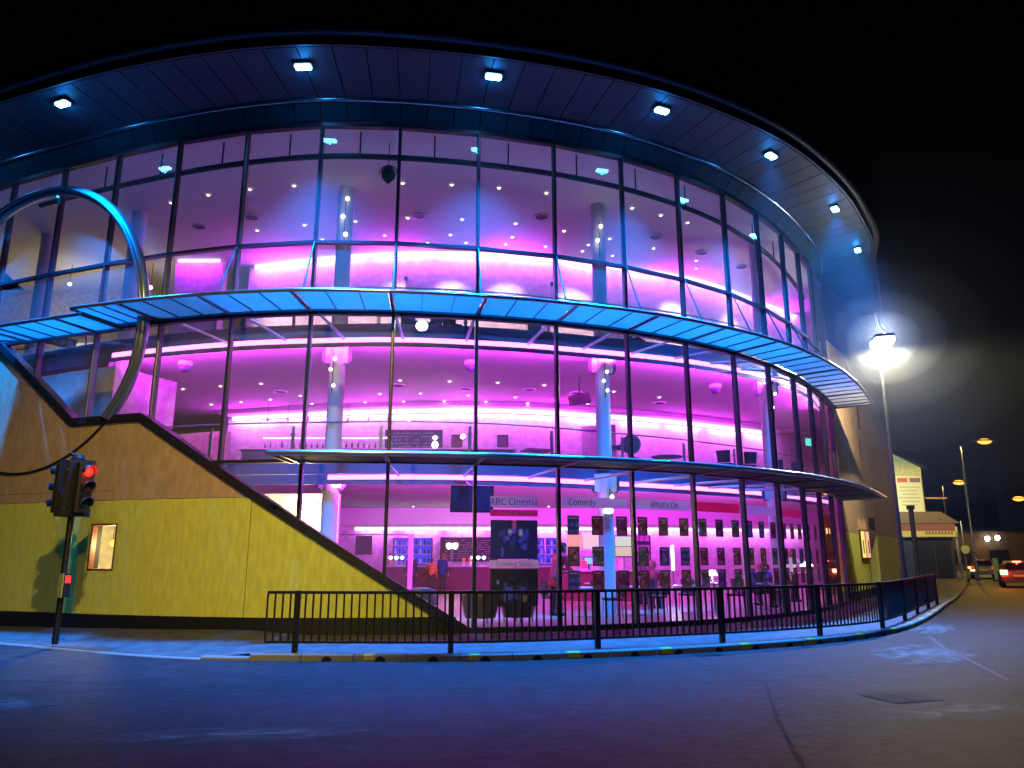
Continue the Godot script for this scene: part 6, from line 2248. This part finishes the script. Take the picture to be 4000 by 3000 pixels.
func person(label: String, at: Vector3, turn: float, tall: float, pose: String, top: Color, legs: Color, hair: Color, long_hair := false, group := "") -> void:
	var o := thing("person", label, "person", at, turn, group)
	var s := tall / 1.75
	var sit := pose == "sit"
	var hip := Vector3(0, (0.52 if sit else 0.93), 0)
	var lean := 0.0
	if pose == "lean":
		lean = 0.16
	elif sit:
		lean = 0.08
	var chest := hip + Vector3(0, 0.36, lean * 0.6)
	var neck := hip + Vector3(0, 0.55, lean)
	var head := neck + Vector3(0, 0.16, 0.035 + lean * 0.4)
	var sh := []
	var el := []
	var wr := []
	var kn := []
	var an := []
	for x in [-1, 1]:
		sh.append(neck + Vector3(x * 0.185, -0.06, -0.01))
		if sit or pose == "lean":
			el.append(neck + Vector3(x * 0.25, -0.33, 0.06))
			wr.append(neck + Vector3(x * 0.13, -0.38, 0.3))
		elif pose == "reach" and x == 1:
			el.append(neck + Vector3(0.33, -0.26, 0.1))
			wr.append(neck + Vector3(0.24, -0.08, 0.32))
		else:
			el.append(neck + Vector3(x * 0.25, -0.36, -0.02))
			wr.append(neck + Vector3(x * 0.25, -0.6, 0.07))
		if sit:
			kn.append(hip + Vector3(x * 0.11, 0.0, 0.44))
			an.append(Vector3(x * 0.11, 0.08, 0.4))
		else:
			kn.append(Vector3(x * 0.1, 0.5, 0.02))
			an.append(Vector3(x * 0.11, 0.08, -0.02))
	var scaled := func(list: Array) -> Array:
		var out := []
		for b in list:
			out.append([b[0] * s, b[1] * s, b[2] * s, b[3] * s])
		return out
	var limbs := [[hip, chest, 0.13, 0.135], [chest, neck + Vector3(0, -0.1, 0), 0.14, 0.12], [sh[0], sh[1], 0.07, 0.07], [neck + Vector3(0, -0.08, 0), head, 0.055, 0.05], [hip + Vector3(-0.08, -0.02, 0), hip + Vector3(0.08, -0.02, 0), 0.12, 0.12]]
	for i in 2:
		limbs.append_array([[sh[i], el[i], 0.056, 0.044], [el[i], wr[i], 0.042, 0.03], [wr[i], wr[i] + (wr[i] - el[i]).normalized() * 0.08, 0.033, 0.03], [hip + Vector3([-0.09, 0.09][i], -0.03, 0), kn[i], 0.088, 0.06], [kn[i], an[i], 0.058, 0.04], [an[i], an[i] + Vector3(0, -0.04, 0.15), 0.042, 0.034]])
	var skin := mat(Color(0.5, 0.27, 0.19), 0.6)
	var st := mb()
	flesh(st, scaled.call(limbs), 0.025, 0.03)
	# head with nose, chin and ears on a finer grid
	flesh(st, scaled.call([[head + Vector3(0, 0.03, -0.015), head + Vector3(0, 0.0, 0.01), 0.095, 0.088], [head + Vector3(0, -0.06, 0.035), head + Vector3(0, -0.075, 0.045), 0.06, 0.05], [head + Vector3(0, 0.0, 0.095), head + Vector3(0, -0.03, 0.112), 0.014, 0.018], [head + Vector3(-0.088, 0.0, -0.005), head + Vector3(-0.09, -0.03, 0.0), 0.02, 0.014], [head + Vector3(0.088, 0.0, -0.005), head + Vector3(0.09, -0.03, 0.0), 0.02, 0.014], [head + Vector3(0, -0.09, 0.0), neck + Vector3(0, -0.02, 0), 0.05, 0.055]]), 0.013, 0.02)
	for i in 2:   # four fingers of different lengths and a thumb on each hand
		var dir: Vector3 = (wr[i] - el[i]).normalized()
		var across := dir.cross(Vector3.FORWARD if absf(dir.z) < 0.8 else Vector3.UP).normalized()
		var palm: Vector3 = wr[i] + dir * 0.1
		for j in 4:
			var root: Vector3 = palm + across * (j - 1.5) * 0.02
			var ln: float = [0.065, 0.078, 0.074, 0.056][j]
			tube(st, [root * s, (root + dir * ln * 0.55) * s, (root + dir * ln * 0.85 + Vector3(0, -0.018, 0.01)) * s], [0.009, 0.0085, 0.006], 6)
		var th: Vector3 = wr[i] + dir * 0.04 + across * 0.03
		tube(st, [th * s, (th + across * 0.03 + dir * 0.03) * s, (th + across * 0.035 + dir * 0.055) * s], [0.011, 0.01, 0.007], 6)
	obj("body", st, skin, o)
	st = mb()
	var coat := [[hip + Vector3(0, 0.02, 0), chest, 0.15, 0.152], [chest, neck + Vector3(0, -0.1, 0), 0.155, 0.132], [sh[0], sh[1], 0.083, 0.083]]
	if pose == "lean" or pose == "stand":
		coat.append([hip + Vector3(-0.06, -0.1, 0), hip + Vector3(0.06, -0.1, 0), 0.14, 0.14])
	for i in 2:
		coat.append_array([[sh[i], el[i], 0.07, 0.058], [el[i], wr[i] - (wr[i] - el[i]).normalized() * 0.03, 0.056, 0.045]])
	flesh(st, scaled.call(coat), 0.025, 0.04)
	obj("jacket", st, mat(top, 0.75), o)
	st = mb()
	var trousers := [[hip + Vector3(-0.08, -0.03, 0), hip + Vector3(0.08, -0.03, 0), 0.132, 0.132]]
	for i in 2:
		trousers.append_array([[hip + Vector3([-0.09, 0.09][i], -0.05, 0), kn[i], 0.1, 0.075], [kn[i], an[i], 0.073, 0.06]])
	flesh(st, scaled.call(trousers), 0.025, 0.03)
	obj("trousers", st, mat(legs, 0.8), o)
	st = mb()
	for i in 2:
		flesh(st, scaled.call([[an[i] + Vector3(0, -0.03, -0.03), an[i] + Vector3(0, -0.04, 0.16), 0.05, 0.044]]), 0.02, 0.02)
	obj("shoes", st, M.black, o)
	st = mb()
	var locks := [[head + Vector3(0, 0.045, -0.03), head + Vector3(0, 0.05, 0.02), 0.1, 0.085], [head + Vector3(0, -0.02, -0.06), head + Vector3(0, 0.03, -0.05), 0.075, 0.085]]
	if long_hair:
		locks.append_array([[head + Vector3(-0.085, 0.02, -0.02), head + Vector3(-0.1, -0.18, -0.01), 0.045, 0.04], [head + Vector3(0.085, 0.02, -0.02), head + Vector3(0.1, -0.18, -0.01), 0.045, 0.04], [head + Vector3(0, 0.0, -0.08), head + Vector3(0, -0.22, -0.1), 0.07, 0.06]])
	flesh(st, scaled.call(locks), 0.016, 0.025)
	obj("hair", st, mat(hair, 0.8), o)
	for x in [-1, 1]:
		st = mb()
		ball(st, (head + Vector3(x * 0.036, 0.008, 0.088)) * s, Vector3(0.011, 0.008, 0.007), 8)
		obj("eye", st, M.black, o)
	st = mb()
	tube(st, [(head + Vector3(-0.025, -0.06, 0.091)) * s, (head + Vector3(0, -0.062, 0.098)) * s, (head + Vector3(0.025, -0.06, 0.091)) * s], 0.006, 6)
	obj("mouth", st, mat(Color(0.35, 0.09, 0.08)), o)

func people() -> void:
	person("person in a bright red coat bending forward beside the ticket desk", Vector3(1.15, 0.1, -20.6), 2.2, 1.86, "lean", Color(0.6, 0.012, 0.05), Color(0.06, 0.02, 0.03), Color(0.04, 0.03, 0.03))
	person("person in a yellow top standing at the ground floor bar with an arm raised", Vector3(-3.5, 0.1, -33.8), 3.0, 1.42, "reach", Color(0.75, 0.5, 0.06), Color(0.05, 0.02, 0.02), Color(0.12, 0.05, 0.02))
	person("person in a dark blue jacket beside the one in yellow at the bar", Vector3(-3.05, 0.1, -34.1), 2.8, 1.62, "stand", Color(0.02, 0.06, 0.2), Color(0.03, 0.02, 0.03), Color(0.2, 0.07, 0.03))
	person("person in dark clothes at the bar behind the white glass screen", Vector3(-4.4, 0.1, -34.0), 3.3, 1.58, "stand", Color(0.05, 0.035, 0.07), Color(0.03, 0.02, 0.04), Color(0.12, 0.06, 0.06))
	person("person in pale clothes serving behind the left end of the ground floor bar", Vector3(-5.75, 0.1, -36.5), 0.2, 1.62, "stand", Color(0.4, 0.25, 0.22), Color(0.05, 0.04, 0.05), Color(0.1, 0.05, 0.03))
	person("person in a pink top seated at the table in front of the leaflet rack", Vector3(4.15, 0.1, -23.0), 2.7, 1.8, "sit", Color(0.35, 0.03, 0.07), Color(0.05, 0.02, 0.04), Color(0.5, 0.14, 0.2))
	person("bald person in black seated in the right part of the ground floor", Vector3(7.6, 0.1, -24.1), 1.2, 1.7, "sit", Color(0.015, 0.012, 0.015), Color(0.02, 0.02, 0.03), Color(0.5, 0.2, 0.16))
	person("person in a blue top seated right of the bald person in black", Vector3(8.35, 0.1, -25.1), -1.6, 1.65, "sit", Color(0.06, 0.1, 0.6), Color(0.05, 0.04, 0.1), Color(0.06, 0.03, 0.02))
	person("person with long brown hair and a white top standing at the right end table", Vector3(9.75, 0.1, -26.9), 0.5, 1.76, "reach", Color(0.7, 0.62, 0.62), Color(0.06, 0.04, 0.05), Color(0.22, 0.06, 0.02), true)
